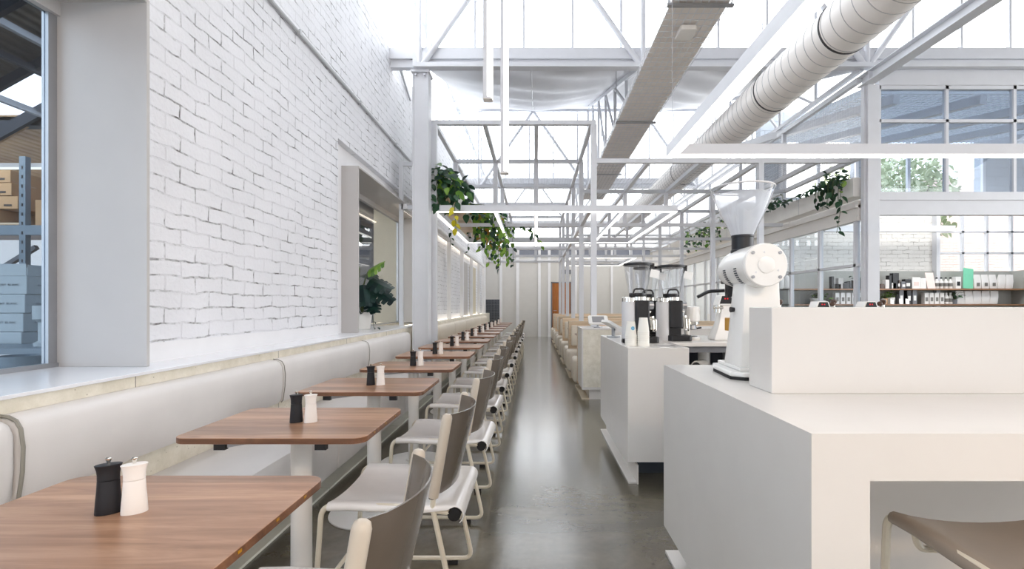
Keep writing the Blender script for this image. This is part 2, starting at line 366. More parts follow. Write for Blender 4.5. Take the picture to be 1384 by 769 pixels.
class MB:
    def __init__(self): self.bm = bmesh.new()
    def quad(self, a, b, c, d):
        vs = [self.bm.verts.new(p) for p in (a, b, c, d)]; self.bm.faces.new(vs); return self
    def box(self, x0, x1, y0, y1, z0, z1):
        if x0 > x1: x0, x1 = x1, x0
        if y0 > y1: y0, y1 = y1, y0
        if z0 > z1: z0, z1 = z1, z0
        v = [self.bm.verts.new(p) for p in ((x0,y0,z0),(x1,y0,z0),(x1,y1,z0),(x0,y1,z0),(x0,y0,z1),(x1,y0,z1),(x1,y1,z1),(x0,y1,z1))]
        for f in ((3,2,1,0),(4,5,6,7),(0,1,5,4),(1,2,6,5),(2,3,7,6),(3,0,4,7)): self.bm.faces.new([v[i] for i in f])
        return self
    def bar(self, a, b, w, h=None, up=(0,0,1)):
        """rectangular bar from a to b; w across, h along up"""
        h = w if h is None else h
        a, b = Vector(a), Vector(b); d = (b-a).normalized(); u = Vector(up)
        if abs(d.dot(u)) > .98: u = Vector((0,1,0))
        s = d.cross(u).normalized(); u = s.cross(d).normalized()
        v = []
        for p in (a, b):
            for i, j in ((-1,-1),(1,-1),(1,1),(-1,1)): v.append(self.bm.verts.new(p + s*(w/2*i) + u*(h/2*j)))
        for f in ((0,1,2,3),(7,6,5,4),(0,4,5,1),(1,5,6,2),(2,6,7,3),(3,7,4,0)): self.bm.faces.new([v[i] for i in f])
        return self
    def sweep(self, pts, r, n=8, caps=True):
        pts = [Vector(p) for p in pts]
        rs = r if isinstance(r, (list, tuple)) else [r]*len(pts)
        rings = []; ref = None
        for i, p in enumerate(pts):
            if i == 0: d = pts[1]-pts[0]
            elif i == len(pts)-1: d = pts[-1]-pts[-2]
            else: d = (pts[i+1]-pts[i]).normalized() + (pts[i]-pts[i-1]).normalized()
            d = d.normalized()
            if ref is None:
                ref = Vector((0,0,1)) if abs(d.z) < .9 else Vector((1,0,0))
            s = d.cross(ref)
            if s.length < 1e-5: s = d.cross(Vector((0,1,0)))
            s.normalize(); u = s.cross(d).normalized(); ref = u
            rings.append([self.bm.verts.new(p + (s*math.cos(2*PI*k/n) + u*math.sin(2*PI*k/n))*rs[i]) for k in range(n)])
        for i in range(len(rings)-1):
            for k in range(n):
                self.bm.faces.new((rings[i][k], rings[i][(k+1)%n], rings[i+1][(k+1)%n], rings[i+1][k]))
        if caps:
            self.bm.faces.new(rings[0][::-1]); self.bm.faces.new(rings[-1])
        return self
    def tube(self, pts, r, fillet=0.03, n=8, seg=5):
        """tube along a polyline with rounded corners"""
        pts = [Vector(p) for p in pts]; out = [pts[0]]
        fl = fillet if isinstance(fillet, (list, tuple)) else [fillet]*len(pts)
        for i in range(1, len(pts)-1):
            a, b, c = pts[i-1], pts[i], pts[i+1]
            f = fl[i]; f = min(f, (a-b).length*.49, (c-b).length*.49)
            if f < 1e-4: out.append(b); continue
            p0 = b+(a-b).normalized()*f; p1 = b+(c-b).normalized()*f
            for k in range(seg+1):
                t = k/seg; out.append(p0*(1-t)**2 + b*2*t*(1-t) + p1*t*t)
        out.append(pts[-1])
        return self.sweep(out, r, n)
    def cyl(self, a, b, r, r2=None, n=16):
        return self.sweep([a, b], [r, r if r2 is None else r2], n)
    def lathe(self, prof, c=(0,0,0), n=24, sx=1., sy=1., rot=0., cap=True):
        c = Vector(c); rings = []
        for (r, z) in prof:
            ring = []
            for k in range(n):
                a = 2*PI*k/n; x, y = r*math.cos(a)*sx, r*math.sin(a)*sy
                ring.append(self.bm.verts.new(c + Vector((x*math.cos(rot)-y*math.sin(rot), x*math.sin(rot)+y*math.cos(rot), z))))
            rings.append(ring)
        for i in range(len(rings)-1):
            for k in range(n): self.bm.faces.new((rings[i][k], rings[i][(k+1)%n], rings[i+1][(k+1)%n], rings[i+1][k]))
        if cap:
            self.bm.faces.new(rings[0][::-1]); self.bm.faces.new(rings[-1])
        return self
    def prism(self, poly, axis, a, b):
        """extrude a 2-D outline along an axis from a to b; outline in the two other axes in order"""
        def P(u, v, w):
            return {'X': (w,u,v), 'Y': (u,w,v), 'Z': (u,v,w)}[axis]
        A = [self.bm.verts.new(P(u,v,a)) for u,v in poly]; B = [self.bm.verts.new(P(u,v,b)) for u,v in poly]
        n = len(poly)
        self.bm.faces.new(A[::-1]); self.bm.faces.new(B)
        for i in range(n): self.bm.faces.new((A[i], A[(i+1)%n], B[(i+1)%n], B[i]))
        return self
    def grid(self, rows, thick=0.):
        """rows of points -> surface; thick adds a second skin and rims"""
        R = [[self.bm.verts.new(p) for p in row] for row in rows]
        fs = []
        for i in range(len(R)-1):
            for j in range(len(R[0])-1):
                fs.append(self.bm.faces.new((R[i][j], R[i][j+1], R[i+1][j+1], R[i+1][j])))
        if thick:
            bmesh.ops.recalc_face_normals(self.bm, faces=fs)
            bmesh.ops.solidify(self.bm, geom=fs, thickness=thick)
        return self
    def sphere(self, c, r, sx=1, sy=1, sz=1, u=16, v=10):
        c = Vector(c)
        prof = []
        for i in range(v+1):
            a = -PI/2 + PI*i/v
            prof.append((max(r*math.cos(a), r*.004), r*math.sin(a)*sz))
        return self.lathe(prof, c, u, sx, sy)
    def build(self, name, mat, parent=None, bevel=0., smooth=False, seg=2, world=True):
        bm = self.bm
        if bevel:
            bmesh.ops.remove_doubles(bm, verts=bm.verts, dist=1e-5)
            es = [e for e in bm.edges if len(e.link_faces) == 2 and e.calc_face_angle(0) > .6]
            bmesh.ops.bevel(bm, geom=es, offset=bevel, segments=seg, profile=.5, affect='EDGES', clamp_overlap=True)
        bmesh.ops.recalc_face_normals(bm, faces=bm.faces)
        me = bpy.data.meshes.new(name)
        o = bpy.data.objects.new(name, me)
        if parent is not None:
            o.parent = parent
            off = wloc(parent) if world else Vector((0,0,0))
            if off.length > 0: bmesh.ops.translate(bm, verts=bm.verts, vec=-off)
        bm.to_mesh(me); bm.free()
        mats = mat if isinstance(mat, (list, tuple)) else [mat]
        for mm in mats: me.materials.append(M[mm] if isinstance(mm, str) else mm)
        if smooth:
            me.polygons.foreach_set('use_smooth', [True]*len(me.polygons))
            try: me.set_sharp_from_angle(angle=math.radians(40))
            except Exception: pass
        COL.objects.link(o)
        return o

def tag(o, label=None, cat=None, group=None, kind=None):
    if label: o['label'] = label
    if cat: o['category'] = cat
    if group: o['group'] = group
    if kind: o['kind'] = kind
    return o
def thing(name, label, cat, loc=(0,0,0), group=None, kind=None):
    o = bpy.data.objects.new(name, None); o.location = loc; o.empty_display_size = .1
    COL.objects.link(o)
    return tag(o, label, cat, group, kind)
def struct(o, label=None):
    o['kind'] = 'structure'
    if label: o['label'] = label
    return o
def copy_tree(o, parent=None):
    c = o.copy(); COL.objects.link(c); c.parent = parent
    for ch in list(o.children): copy_tree(ch, c)
    return c
ORD = ['first','second','third','fourth','fifth','sixth','seventh','eighth','ninth','tenth','eleventh','twelfth','thirteenth','fourteenth','fifteenth','sixteenth','seventeenth','eighteenth','nineteenth','twentieth']

def rrect(x0, x1, y0, y1, r, n=6):
    P = []
    for (cx, cy, a0) in ((x1-r,y1-r,0),(x0+r,y1-r,90),(x0+r,y0+r,180),(x1-r,y0+r,270)):
        for k in range(n+1):
            a = math.radians(a0 + 90*k/n); P.append((cx+r*math.cos(a), cy+r*math.sin(a)))
    return P

def pane_grid(mb, u0, u1, v0, v1, holes, put):
    """cells of a rectangle outside the given holes"""
    us = sorted({u0, u1, *[h[0] for h in holes], *[h[1] for h in holes]}); vs = sorted({v0, v1, *[h[2] for h in holes], *[h[3] for h in holes]})
    us = [u for u in us if u0 <= u <= u1]; vs = [v for v in vs if v0 <= v <= v1]
    for i in range(len(us)-1):
        for j in range(len(vs)-1):
            cu, cv = (us[i]+us[i+1])/2, (vs[j]+vs[j+1])/2
            if any(h[0] < cu < h[1] and h[2] < cv < h[3] for h in holes): continue
            put(us[i], us[i+1], vs[j], vs[j+1])
def wall_x(name, mat, x0, x1, y0, y1, z0, z1, holes=()):
    mb = MB(); pane_grid(mb, y0, y1, z0, z1, holes, lambda a,b,c,d: mb.box(x0,x1,a,b,c,d)); return mb
def wall_y(name, mat, y0, y1, x0, x1, z0, z1, holes=()):
    mb = MB(); pane_grid(mb, x0, x1, z0, z1, holes, lambda a,b,c,d: mb.box(a,b,y0,y1,c,d)); return mb

def leaf(mb, p, d, size, wid=.6, up=None, fold=.25, droop=.25):
    """one heart-shaped folded leaf starting at p along d"""
    p = Vector(p); d = Vector(d).normalized(); u = Vector(up) if up else Vector((random.uniform(-.5,.5), random.uniform(-.5,.5), 1))
    s = d.cross(u)
    if s.length < 1e-3: s = d.cross(Vector((1,0,0)))
    s.normalize(); u = s.cross(d).normalized()
    prof = [(0,.0),(.12,.62),(.35,1.0),(.62,.8),(.84,.42),(1.0,.0)]
    mid = []; lf = []; rt = []
    for t, w in prof:
        c = p + d*(size*t) - u*(droop*size*t*t)
        mid.append(mb.bm.verts.new(c))
        if 0 < w:
            hw = size*wid*.5*w
            lf.append(mb.bm.verts.new(c + s*hw + u*(hw*fold) - d*(size*.06 if t < .2 else 0)))
            rt.append(mb.bm.verts.new(c - s*hw + u*(hw*fold) - d*(size*.06 if t < .2 else 0)))
    for side in (lf, rt):
        mb.bm.faces.new((mid[0], mid[1], side[0]))
        for i in range(3): mb.bm.faces.new((mid[i+1], mid[i+2], side[i+1], side[i]))
        mb.bm.faces.new((mid[4], mid[5], side[3]))

SKY, EXPO = 5.6, -.25
P_FRONT, P_SHOP, P_FAR, P_WARE, P_SIDE, P_END = 110, 130, 260, 80, 8, 25
# ================================================================== THE SETTING
Z0 = 0.0
struct(MB().box(-9.5, 11.5, -4.2, 20.5, -.12, 0).build('floor', 'floor'))

# ---- left wall: painted brick above a smooth dado, stone below, ledge on top
WX = -1.96
mb = wall_x('wall_left', 'brick', -2.27, WX, -4.0, 18.7, 1.024, 4.70, holes=[(-.6, 2.35, .9, 2.70), (4.86, 8.9, .9, 2.88)])
struct(mb.build('wall_left', 'brick'))
mb = MB().box(-2.27, WX+.004, 2.35, 4.86, .90, 1.024).box(-2.27, WX+.004, 8.9, 18.7, .90, 1.024).box(-2.27, WX+.004, -4, -.6, .90, 1.024)
struct(mb.build('trim_1', 'plaster'))
mb = wall_x('infill', 'plaster', -2.27, -2.03, 4.86, 8.9, .925, 2.88, holes=[(5.12, 8.2, .9, 2.68)])
struct(mb.build('wall_left_infill', 'plaster'))
struct(MB().box(-2.27, -1.735, -4, 18.7, 0, .911).build('wall_left_cladding', 'stone'))
# fine joints of the stone cladding
mb = MB()
for y in (-.4, 1.545, 2.12, 3.3, 4.5, 5.7): mb.box(-1.7352, -1.7340, y, y+.003, .45, .911)
struct(mb.build('trim_2', 'piping'))
mb = MB().box(-2.30, -1.722, -4, 6.95, .911, .925)
struct(mb.build('windowsill_1', 'ledge', bevel=.002))
mb = MB().box(-1.98, -1.76, 6.95, 18.6, .875, .905)
struct(mb.build('windowsill_2', 'ledge', bevel=.002))

def box_window(name, y0, y1, z0, z1, xi=-2.29, xo=-1.85, glassmat='glass_grey', hdr=2.595):
    w = thing(name, None, None, (xi, (y0+y1)/2, z0), kind='structure')
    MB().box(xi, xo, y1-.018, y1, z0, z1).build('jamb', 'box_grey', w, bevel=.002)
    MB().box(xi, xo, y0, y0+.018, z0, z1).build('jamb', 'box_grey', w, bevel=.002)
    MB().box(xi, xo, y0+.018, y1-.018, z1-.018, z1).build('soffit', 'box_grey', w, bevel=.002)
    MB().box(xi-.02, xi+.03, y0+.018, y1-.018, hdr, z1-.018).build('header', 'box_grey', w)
    f = MB().box(xi-.02, xi+.012, y1-.06, y1-.018, z0+.02, hdr).box(xi-.02, xi+.012, y0+.018, y0+.06, z0+.02, hdr)
    f.box(xi-.02, xi+.02, y0+.018, y1-.018, z0, z0+.02)
    f.build('glazing_frame', 'zinc', w)
    MB().box(xi-.008, xi-.002, y0+.06, y1-.06, z0+.02, hdr).build('pane', glassmat, w)
    return w
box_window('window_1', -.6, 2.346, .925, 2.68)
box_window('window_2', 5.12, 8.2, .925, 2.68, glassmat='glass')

# conduit along the brick
c = MB().tube([(WX+.02, -1, 3.457), (WX+.02, 8.2, 3.457)], .016, n=8)
for y in (1.2, 2.6, 4.0, 5.4, 6.8): c.box(WX, WX+.04, y, y+.02, 3.435, 3.48)
tag(c.build('wall_conduit', 'conduit', smooth=True), 'thin grey conduit pipe running along the upper white brick wall', 'pipe')
cb = MB()
for k, dx in enumerate((0, .05)):
    cb.tube([(WX+.02, 6.66+dx, 4.72), (WX+.03+dx*.3, 6.92+dx, 4.60), (WX+.02, 7.22+dx, 4.53), (WX+.02, 7.6, 4.40)], .013, .1, 6)
tag(cb.build('looped_cable', 'conduit', smooth=True), 'pair of drooping cables at the top of the brick wall near the roof beam', 'cable')

# ---- end wall with battens, upper glazing band, door and grille
EY = 18.7
struct(wall_y('wall_back', 'paint', EY, EY+.2, -2.27, 4.5, 0, 3.38, holes=[(.62, 1.40, -.1, 2.10)]).build('wall_back', 'panelgrey'))
mb = MB()
for x, w in ((-2.0, .12), (-1.35, .10), (-.72, .12), (.12, .10), (.50, .10), (1.52, .08), (2.2, .08), (2.9, .08), (3.6, .08)): mb.box(x, x+w, EY-.05, EY, 0, 3.45)
mb.box(-2.1, 4.5, EY-.06, EY-.001, 2.86, 2.95); mb.box(-2.1, 4.5, EY-.07, EY, 3.36, 3.48)
struct(mb.build('trim_3', 'paint'))
struct(MB().box(-.6, 4.4, EY-.012, EY-.002, 3.06, 3.34).build('trim_7', 'greywall'))
d = thing('door_1', None, None, (1.0, EY, 0), kind='structure')
dl = MB().box(.66, 1.36, EY+.02, EY+.06, .01, 2.06).build('leaf', 'door_wood', d)
MB().box(.62, .66, EY-.02, EY+.1, 0, 2.10).box(1.36, 1.40, EY-.02, EY+.1, 0, 2.10).box(.62, 1.40, EY-.02, EY+.1, 2.06, 2.10).build('door_frame', 'greyplastic', d)
MB().tube([(.72, EY+.02, 1.0), (.72, EY-.03, 1.0), (.83, EY-.03, 1.0)], .01, .01, 6).build('door_handle', 'zinc', dl, smooth=True)
g = thing('wall_grille', 'dark gridded ventilation grille low on the far end wall', 'grille', (-1.7, EY-.03, .3))
MB().box(-1.96, -1.30, EY-.03, EY-.004, .35, 1.42).build('backing', 'grille', g)
mb = MB()
for k in range(12): mb.box(-1.96+k*.06-.004, -1.96+k*.06+.004, EY-.04, EY-.03, .35, 1.42)
for k in range(18): mb.box(-1.96, -1.30, EY-.04, EY-.03, .35+k*.063-.004, .35+k*.063+.004)
mb.build('grid', 'greyplastic', g)
s = thing('exit_sign', 'small dark box sign on the end wall above the brown door', 'sign', (1.2, EY-.03, 2.45))
MB().box(1.02, 1.38, EY-.04, EY-.005, 2.40, 2.56).build('housing', 'greyplastic', s)

# ---- front (behind the camera): unseen wall, its one window narrowed to limit daylight
struct(wall_y('wall_front', 'paint', -4.1, -3.9, -2.27, 11.4, 0, 4.7, holes=[(-.9, .3, .0, 2.3)]).build('wall_front', 'paint'))
w = thing('window_3', None, None, (-.7, -4, 0), kind='structure')
mb = MB()
for x in (-.9, .24): mb.box(x, x+.06, -4.05, -3.95, 0, 2.3)
mb.box(-.9, .3, -4.05, -3.95, 2.24, 2.3).box(-.9, .3, -4.05, -3.95, 0, .08)
mb.build('window_frame', 'steel', w)
MB().box(-.84, .24, -4.004, -4.0, .08, 2.24).build('pane', 'glass_clean', w)

# ---- saw-tooth roof: three teeth, each a slope of sarking and a vertical clerestory at its far end
TE = [(-.2, 6.6), (6.6, 13.4), (13.4, 20.2), (-7.0, -.2)]
ZL, ZH = 4.50, 6.62
def tooth(y0, y1, i):
    bays = ((-1.55, 1.45), (1.45, 4.45), (4.45, 7.45), (7.45, 11.4)) if i in (0, 3) else ((-1.55, 1.45), (1.45, 4.45))
    # sarking sags between the trusses
    for b, (xa, xb) in enumerate(bays):
        rows = []
        ny, nx = 22, 14
        for j in range(ny+1):
            v = j/ny; y = y0+.06+(y1-y0-.12)*v; z = ZL+.02+(ZH-ZL)*v
            row = []
            for k in range(nx+1):
                u = k/nx
                sag = .26*math.sin(PI*u)**1.2*math.sin(PI*min(1, v*1.0))**.6
                wr = .034*math.sin(v*37+2.2*math.sin(u*5+b))*math.sin(PI*u)
                row.append((xa+(xb-xa)*u, y, z-sag-wr))
            rows.append(row)
        struct(MB().grid(rows, .012).build('ceiling', 'fabric', smooth=True))
for i, (y0, y1) in enumerate(TE): tooth(y0, y1, i)

for i, yv in enumerate((6.6, 13.4, 20.2, -.2)):
    w = thing('window_%d' % (4+i if i < 3 else 10), None, None, (4, yv, ZL), kind='structure')
    xe = 11.4 if i in (0, 3) else 4.6
    mb = MB()
    x = -2.13
    while x < xe:
        mb.box(x-.016, x+.016, yv+.02, yv+.07, 4.69, ZH); x += .66
    mb.box(-2.27, xe, yv+.02, yv+.09, ZH-.05, ZH+.05)
    mb.build('mullion', 'steel', w)
    MB().box(-2.27, xe, yv+.04, yv+.046, 4.69, ZH-.05).build('pane', 'glass_clean', w)
    mb = MB().box(-2.27, xe, yv-.02, yv+.14, 4.54, 4.69)
    struct(mb.build('beam', 'steel', bevel=.004))
    struct(MB().box(-2.27, xe, yv+.02, yv+.12, 4.44, 4.54).build('beam', 'steel'))

w = thing('window_9', None, None, (-2.1, 8, 4.7), kind='structure')
mb = MB(); y = -3.9
while y < 20.2:
    mb.box(-2.14, -2.08, y-.02, y+.02, 4.7, ZH); y += .8
mb.box(-2.16, -2.06, -4, 20.3, 4.66, 4.72).box(-2.16, -2.06, -4, 20.3, ZH-.04, ZH+.04)
mb.build('mullion', 'steel', w)
MB().box(-2.112, -2.108, -4, 20.2, 4.72, ZH-.04).build('pane', 'glass_clean', w)
mb = MB()
for (y0, y1) in TE[1:3]:
    pts = []
    for j in range(23):
        v = j/22; pts.append((-.05, y0+.06+(y1-y0-.12)*v, ZL+.02+(ZH-ZL)*v-.26*math.sin(PI*v)**.6-.026))
    mb.sweep(pts, .008, 5)
struct(mb.build('trim_6', 'conduit'))
def frame_truss(yv, idx):
    t = thing('roof_truss', ['white steel truss across the nearest clerestory above the left column', 'white steel truss crossing the second clerestory behind the ceiling grid', 'white steel truss crossing the furthest clerestory above the end wall'][idx], 'roof truss', (-1.55, yv, 4.4), group='clerestory trusses', kind='structure')
    xe = 11.4 if idx == 0 else 4.6
    MB().box(-1.62, xe, yv-.09, yv-.02, 4.40, 4.46).build('bottom_chord', 'steel', t, bevel=.003)
    MB().box(-1.62, xe, yv-.09, yv-.02, 6.50, 6.57).build('top_chord', 'steel', t)
    xs = [-1.55, 1.45, 4.45, 7.45] if idx == 0 else [-1.55, 1.45, 4.45]
    for x in xs:
        MB().sweep([(x, yv-.055, 4.45), (x, yv-.055, 6.52)], .036, 10).build('post', 'steel', t, smooth=True)
        for sx in (-1, 1):
            if not -1.6 < x+sx*1.5 < xe: continue
            MB().sweep([(x+sx*.05, yv-.055, 4.45), (x+sx*1.5, yv-.055, 6.52)], .038, 10).build('diagonal', 'steel', t, smooth=True)
        MB().box(x-.09, x+.09, yv-.062, yv-.048, 4.42, 4.62).build('gusset_plate', 'steel', t)
for i, yv in enumerate((6.6, 13.4, 20.2)): frame_truss(yv, i)

def slope_truss(x, y0, y1, lab):
    t = thing('roof_truss', lab, 'roof truss', (x, y0, 4.4), group='sloping roof trusses', kind='structure')
    L = y1-y0
    MB().bar((x, y0+.05, 4.43), (x, y1-.1, 4.43), .06, .06).build('bottom_chord', 'steel', t)
    MB().bar((x, y0+.05, ZL-.03), (x, y1-.1, ZH-.03), .06, .08).build('top_chord', 'steel', t)
    n = 6
    for k in range(1, n):
        y = y0+L*k/n; zt = ZL+(ZH-ZL)*k/n
        MB().sweep([(x, y, 4.44), (x, y, zt-.04)], .026, 8).build('post', 'steel', t, smooth=True)
        ya = y0+L*(k-.5)/n
        MB().sweep([(x, y, zt-.06), (x, y-L/n*.92, 4.45)], .026, 8).build('diagonal', 'steel', t, smooth=True)
for x, tx in ((1.45, 'above the cable tray'), (4.45, 'above the right partition')):
    for (y0, y1), ty in zip(TE[1:3], ('beyond the first clerestory', 'in the furthest roof bay')):
        slope_truss(x, y0, y1, 'sloping white roof truss %s, %s' % (tx, ty))

# columns and the long I-beam
c = thing('column', 'white steel column standing at the end of the near grey banquette', 'column', (-1.55, 6.7, 0), kind='structure')
MB().box(-1.66, -1.64, 6.6, 6.8, 0, 4.36).box(-1.46, -1.44, 6.6, 6.8, 0, 4.36).box(-1.64, -1.46, 6.615, 6.785, 0, 4.36).build('shaft', 'steel', c, bevel=.003)
MB().box(-1.675, -1.425, 6.57, 6.82, 4.36, 4.39).build('cap_plate', 'steel', c)
b = MB()
for x in (-1.61, -1.49): b.cyl((x, 6.58, 4.33), (x, 6.6, 4.33), .013, n=6)
b.build('bolt', 'zinc', c)
c = thing('column', 'white steel column at the corner of the glazed shop partition', 'column', (4.56, 6.66, 0), kind='structure')
MB().box(4.50, 4.66, 6.6, 6.72, 0, 4.2).box(4.47, 4.50, 6.63, 6.70, 0, 4.2).build('shaft', 'steel', c, bevel=.003)
ib = thing('steel_beam', 'white I-beam running overhead from the right column towards the viewer', 'beam', (4.5, 2, 4.2), kind='structure')
MB().box(4.43, 4.58, -3.9, 6.72, 4.2, 4.212).box(4.43, 4.58, -3.9, 6.72, 4.333, 4.345).box(4.498, 4.512, -3.9, 6.72, 4.212, 4.333).build('section', 'steel', ib)
MB().box(4.44, 4.57, 6.50, 6.512, 4.212, 4.333).build('stiffener', 'steel', ib)

# small post and rails beside the window box
p = thing('wall_post', 'slim square white post at the far side of the plant window', 'post', (-1.9, 6.98, .92))
MB().box(-1.935, -1.88, 6.95, 7.0, .925, 3.28).build('upright', 'steel', p)
MB().box(-1.88, -1.66, 6.96, 7.0, 3.2, 3.26).build('rail', 'steel', p)
MB().box(-1.88, -1.66, 6.96, 7.0, 2.58, 2.64).build('rail', 'steel', p)

# ---- right side: shop partition, its far wall, roof and outside
pt = thing('wall_partition', None, None, (4.6, 6.7, 0), kind='structure')
mb = MB().box(4.66, 11.4, 6.63, 6.70, 2.44, 2.72).box(4.66, 11.4, 6.61, 6.71, 2.64, 2.75).box(4.66, 11.4, 6.62, 6.70, 4.2, 4.42).box(4.66, 11.4, 6.63, 6.70, 4.15, 4.2)
mb.build('transom', 'steel', pt, bevel=.003)
mb = MB()
for x in (4.68, 5.60, 6.52, 7.44, 8.4, 9.3): mb.box(x-.02, x+.02, 6.63, 6.69, 2.72, 4.2)
mb.box(4.66, 11.4, 6.63, 6.69, 3.70, 3.74)
mb.build('mullion', 'steel', pt)
MB().box(4.66, 11.4, 6.655, 6.662, 2.75, 4.15).build('pane', 'glass_blue', pt)
# long partition beyond the corner column
p2 = thing('wall_right', None, None, (4.5, 12, 0), kind='structure')
mb = MB().box(4.45, 4.53, 6.72, 18.7, 2.44, 2.66).box(4.41, 4.53, 6.72, 18.7, 2.56, 2.60).box(4.43, 4.53, 6.72, 18.7, 2.38, 2.44)
mb.build('fascia', 'counter', p2)
mb = MB(); y = 6.8
while y < 18.6:
    mb.box(4.45, 4.51, y-.025, y+.025, 0, 2.40); y += .86
mb.box(4.45, 4.51, 6.72, 18.7, 1.75, 1.79).box(4.45, 4.51, 6.72, 18.7, 0, .12)
mb.build('door_stile', 'steel', p2)
MB().box(4.478, 4.484, 6.72, 18.7, .1, 2.40).build('pane', 'glass', p2)
mb = MB().box(4.43, 4.50, 6.72, 18.7, 4.28, 4.35).box(4.43, 4.50, 6.72, 18.7, 3.22, 3.28)
for y in (8.75, 10.6, 12.45, 14.3, 16.15): mb.box(4.43, 4.49, y-.03, y+.03, 2.99, 4.3)
mb.build('upper_rail', 'steel', p2)
mb = MB(); 
for k in range(int((18.6-6.75)/.06)): mb.bar((4.465, 6.75+k*.06, 3.28), (4.465, 6.75+k*.06, 4.3), .003)
for k in range(17): mb.bar((4.465, 6.72, 3.30+k*.06), (4.465, 18.6, 3.30+k*.06), .003)
mb.build('wire_mesh', 'wire', p2)

SY = 10.6
struct(wall_y('wall_shop', 'brick_front', SY, SY+.25, 4.9, 9.2, 0, 3.5, holes=[(8.72, 9.3, 1.86, 3.3)]).build('wall_shop', 'brick_front'))
struct(wall_y('wall_shop', 'brick_front', SY, SY+.25, 9.2, 11.4, 0, 3.5, holes=[(9.19, 10.9, 1.86, 3.3)]).build('wall_shop_right', 'brick_front'))
struct(wall_y('wall_shop_upper', 'block', SY, SY+.25, 4.9, 11.4, 3.5, 5.4, holes=[(7.3, 9.75, 3.55, 5.0), (5.3, 7.0, 3.55, 5.0)]).build('wall_shop_upper', 'block'))
struct(MB().box(8.70, 8.62, SY-.12, SY, 0, 3.5).box(6.0, 8.7, SY-.5, SY-.38, 2.74, 2.86).build('trim_4', 'steel'))
struct(MB().box(11.1, 11.4, 6.7, SY, 0, 5.4).build('wall_shop_side', 'block_side'))
w = thing('window_7', None, None, (9.8, SY, 1.86), kind='structure')
mb = MB()
for x in (8.74, 9.27, 9.8, 10.33, 10.86): mb.box(x-.025, x+.025, SY-.03, SY+.03, 1.86, 3.3)
for z in (1.88, 2.34, 2.8, 3.28): mb.box(8.72, 10.9, SY-.03, SY+.03, z-.02, z+.02)
mb.build('window_frame', 'steel', w)
MB().box(8.72, 10.9, SY+.035, SY+.04, 1.86, 3.3).build('pane', 'glass_clean', w)
w = thing('window_8', None, None, (8.4, SY, 3.55), kind='structure')
mb = MB()
for x in (7.32, 8.1, 8.9, 9.73, 5.32, 6.15, 6.98): mb.box(x-.03, x+.03, SY-.03, SY+.03, 3.55, 5.0)
mb.build('window_frame', 'steel', w)
MB().box(7.3, 9.75, SY+.035, SY+.04, 3.55, 5.0).build('pane', 'glass_clean', w)
# shop roof: sloping joists over wire mesh
rf = thing('ceiling_shop', None, None, (8, 8.7, 4.4), kind='structure')
mb = MB()
for x in (5.0, 6.2, 7.4, 8.6, 9.8, 11.0): mb.bar((x, 6.75, 4.06), (x-.9, SY, 4.55), .11, .12)
mb.build('joist', 'steel', rf)
mb = MB()
for k in range(64): mb.bar((4.6+k*.1, 6.75, 4.13), (4.6+k*.1, SY, 4.63), .006)
for k in range(38): mb.bar((4.6, 6.75+k*.1, 4.13+.0132*k), (11.1, 6.75+k*.1, 4.13+.0132*k), .006)
mb.build('wire_mesh', 'wire', rf)
mb = MB().grid([[(4.6, 6.75, 4.24), (11.3, 6.75, 4.24)], [(4.6, SY, 4.74), (11.3, SY, 4.74)]])
mb.build('roof_sheet', 'polyroof', rf)
# room beyond the long partition
struct(MB().box(8.0, 8.2, SY+.25, 18.9, 0, 3.4).build('wall_far_room', 'paint'))
struct(MB().box(4.5, 8.2, 18.7, 18.9, 0, 3.4).build('wall_far_room_end', 'paint'))
struct(MB().box(4.55, 8.2, SY+.25, 18.9, 3.4, 3.5).build('ceiling_far_room', 'paint'))
# outside behind the shop windows
struct(MB().box(12.2, 16.5, 15.5, 16.2, -.1, 5.2).box(16.5, 21, 17.5, 18.2, -.1, 3.5).build('exterior_building', 'brickred'))
struct(MB().box(-12, 26, 20.6, 40, -.2, -.1).box(11.6, 26, -6, 20.6, -.2, -.1).build('ground_outside', 'floor'))

# ---- warehouse seen through the first window
wl = wall_y('wall_warehouse', 'plaster', 8.0, 8.2, -10.5, -5.0, 0, 3.6)
struct(wl.build('wall_warehouse', 'plaster'))
struct(MB().box(-10.7, -10.5, -1, 8.2, 0, 4.5).build('wall_warehouse_side', 'greywall'))
struct(MB().box(-9.6, -2.35, 5.5, 8.0, 3.3, 3.36).build('ceiling_warehouse', 'roofbrown'))
zr = lambda x: 3.58+.55*(x+5.2)
def roofstrip(ya, yb, name, mat):
    m_ = MB(); a, b = -8.5, -2.9
    m_.grid([[(a, ya, zr(a)), (b, ya, zr(b))], [(a, yb, zr(a)), (b, yb, zr(b))]], .03); return struct(m_.build(name, mat))
roofstrip(1.2, 4.88, 'roof_warehouse', 'roofdark'); roofstrip(5.40, 5.56, 'roof_warehouse_edge', 'roofbrown')
rb = thing('roof_beam', 'dark beam framework under the warehouse roof behind the first window', 'beam', (-5, 4, 3.3), kind='structure')
for ya, wd in ((3.35, .16), (4.25, .05), (4.88, .04), (5.40, .04)):
    MB().bar((-8.5, ya, zr(-8.5)-.07), (-2.9, ya, zr(-2.9)-.07), wd, .12).build('rafter', 'timberdark', rb)
MB().box(-9.4, -2.4, 5.50, 5.62, 3.24, 3.34).build('tie_beam', 'timberdark', rb)
for (x, m_) in ((-5.0, 'timberdark'), (-4.72, 'zinc'), (-3.7, 'zinc'), (-5.45, 'zinc')):
    MB().bar((x, 1.2, zr(x)-.12), (x, 5.6, zr(x)-.12), .05, .06).build('purlin', m_, rb)
lt = thing('batten_light', 'long tube light below the brown warehouse ceiling', 'light', (-7, 6.3, 3.0))
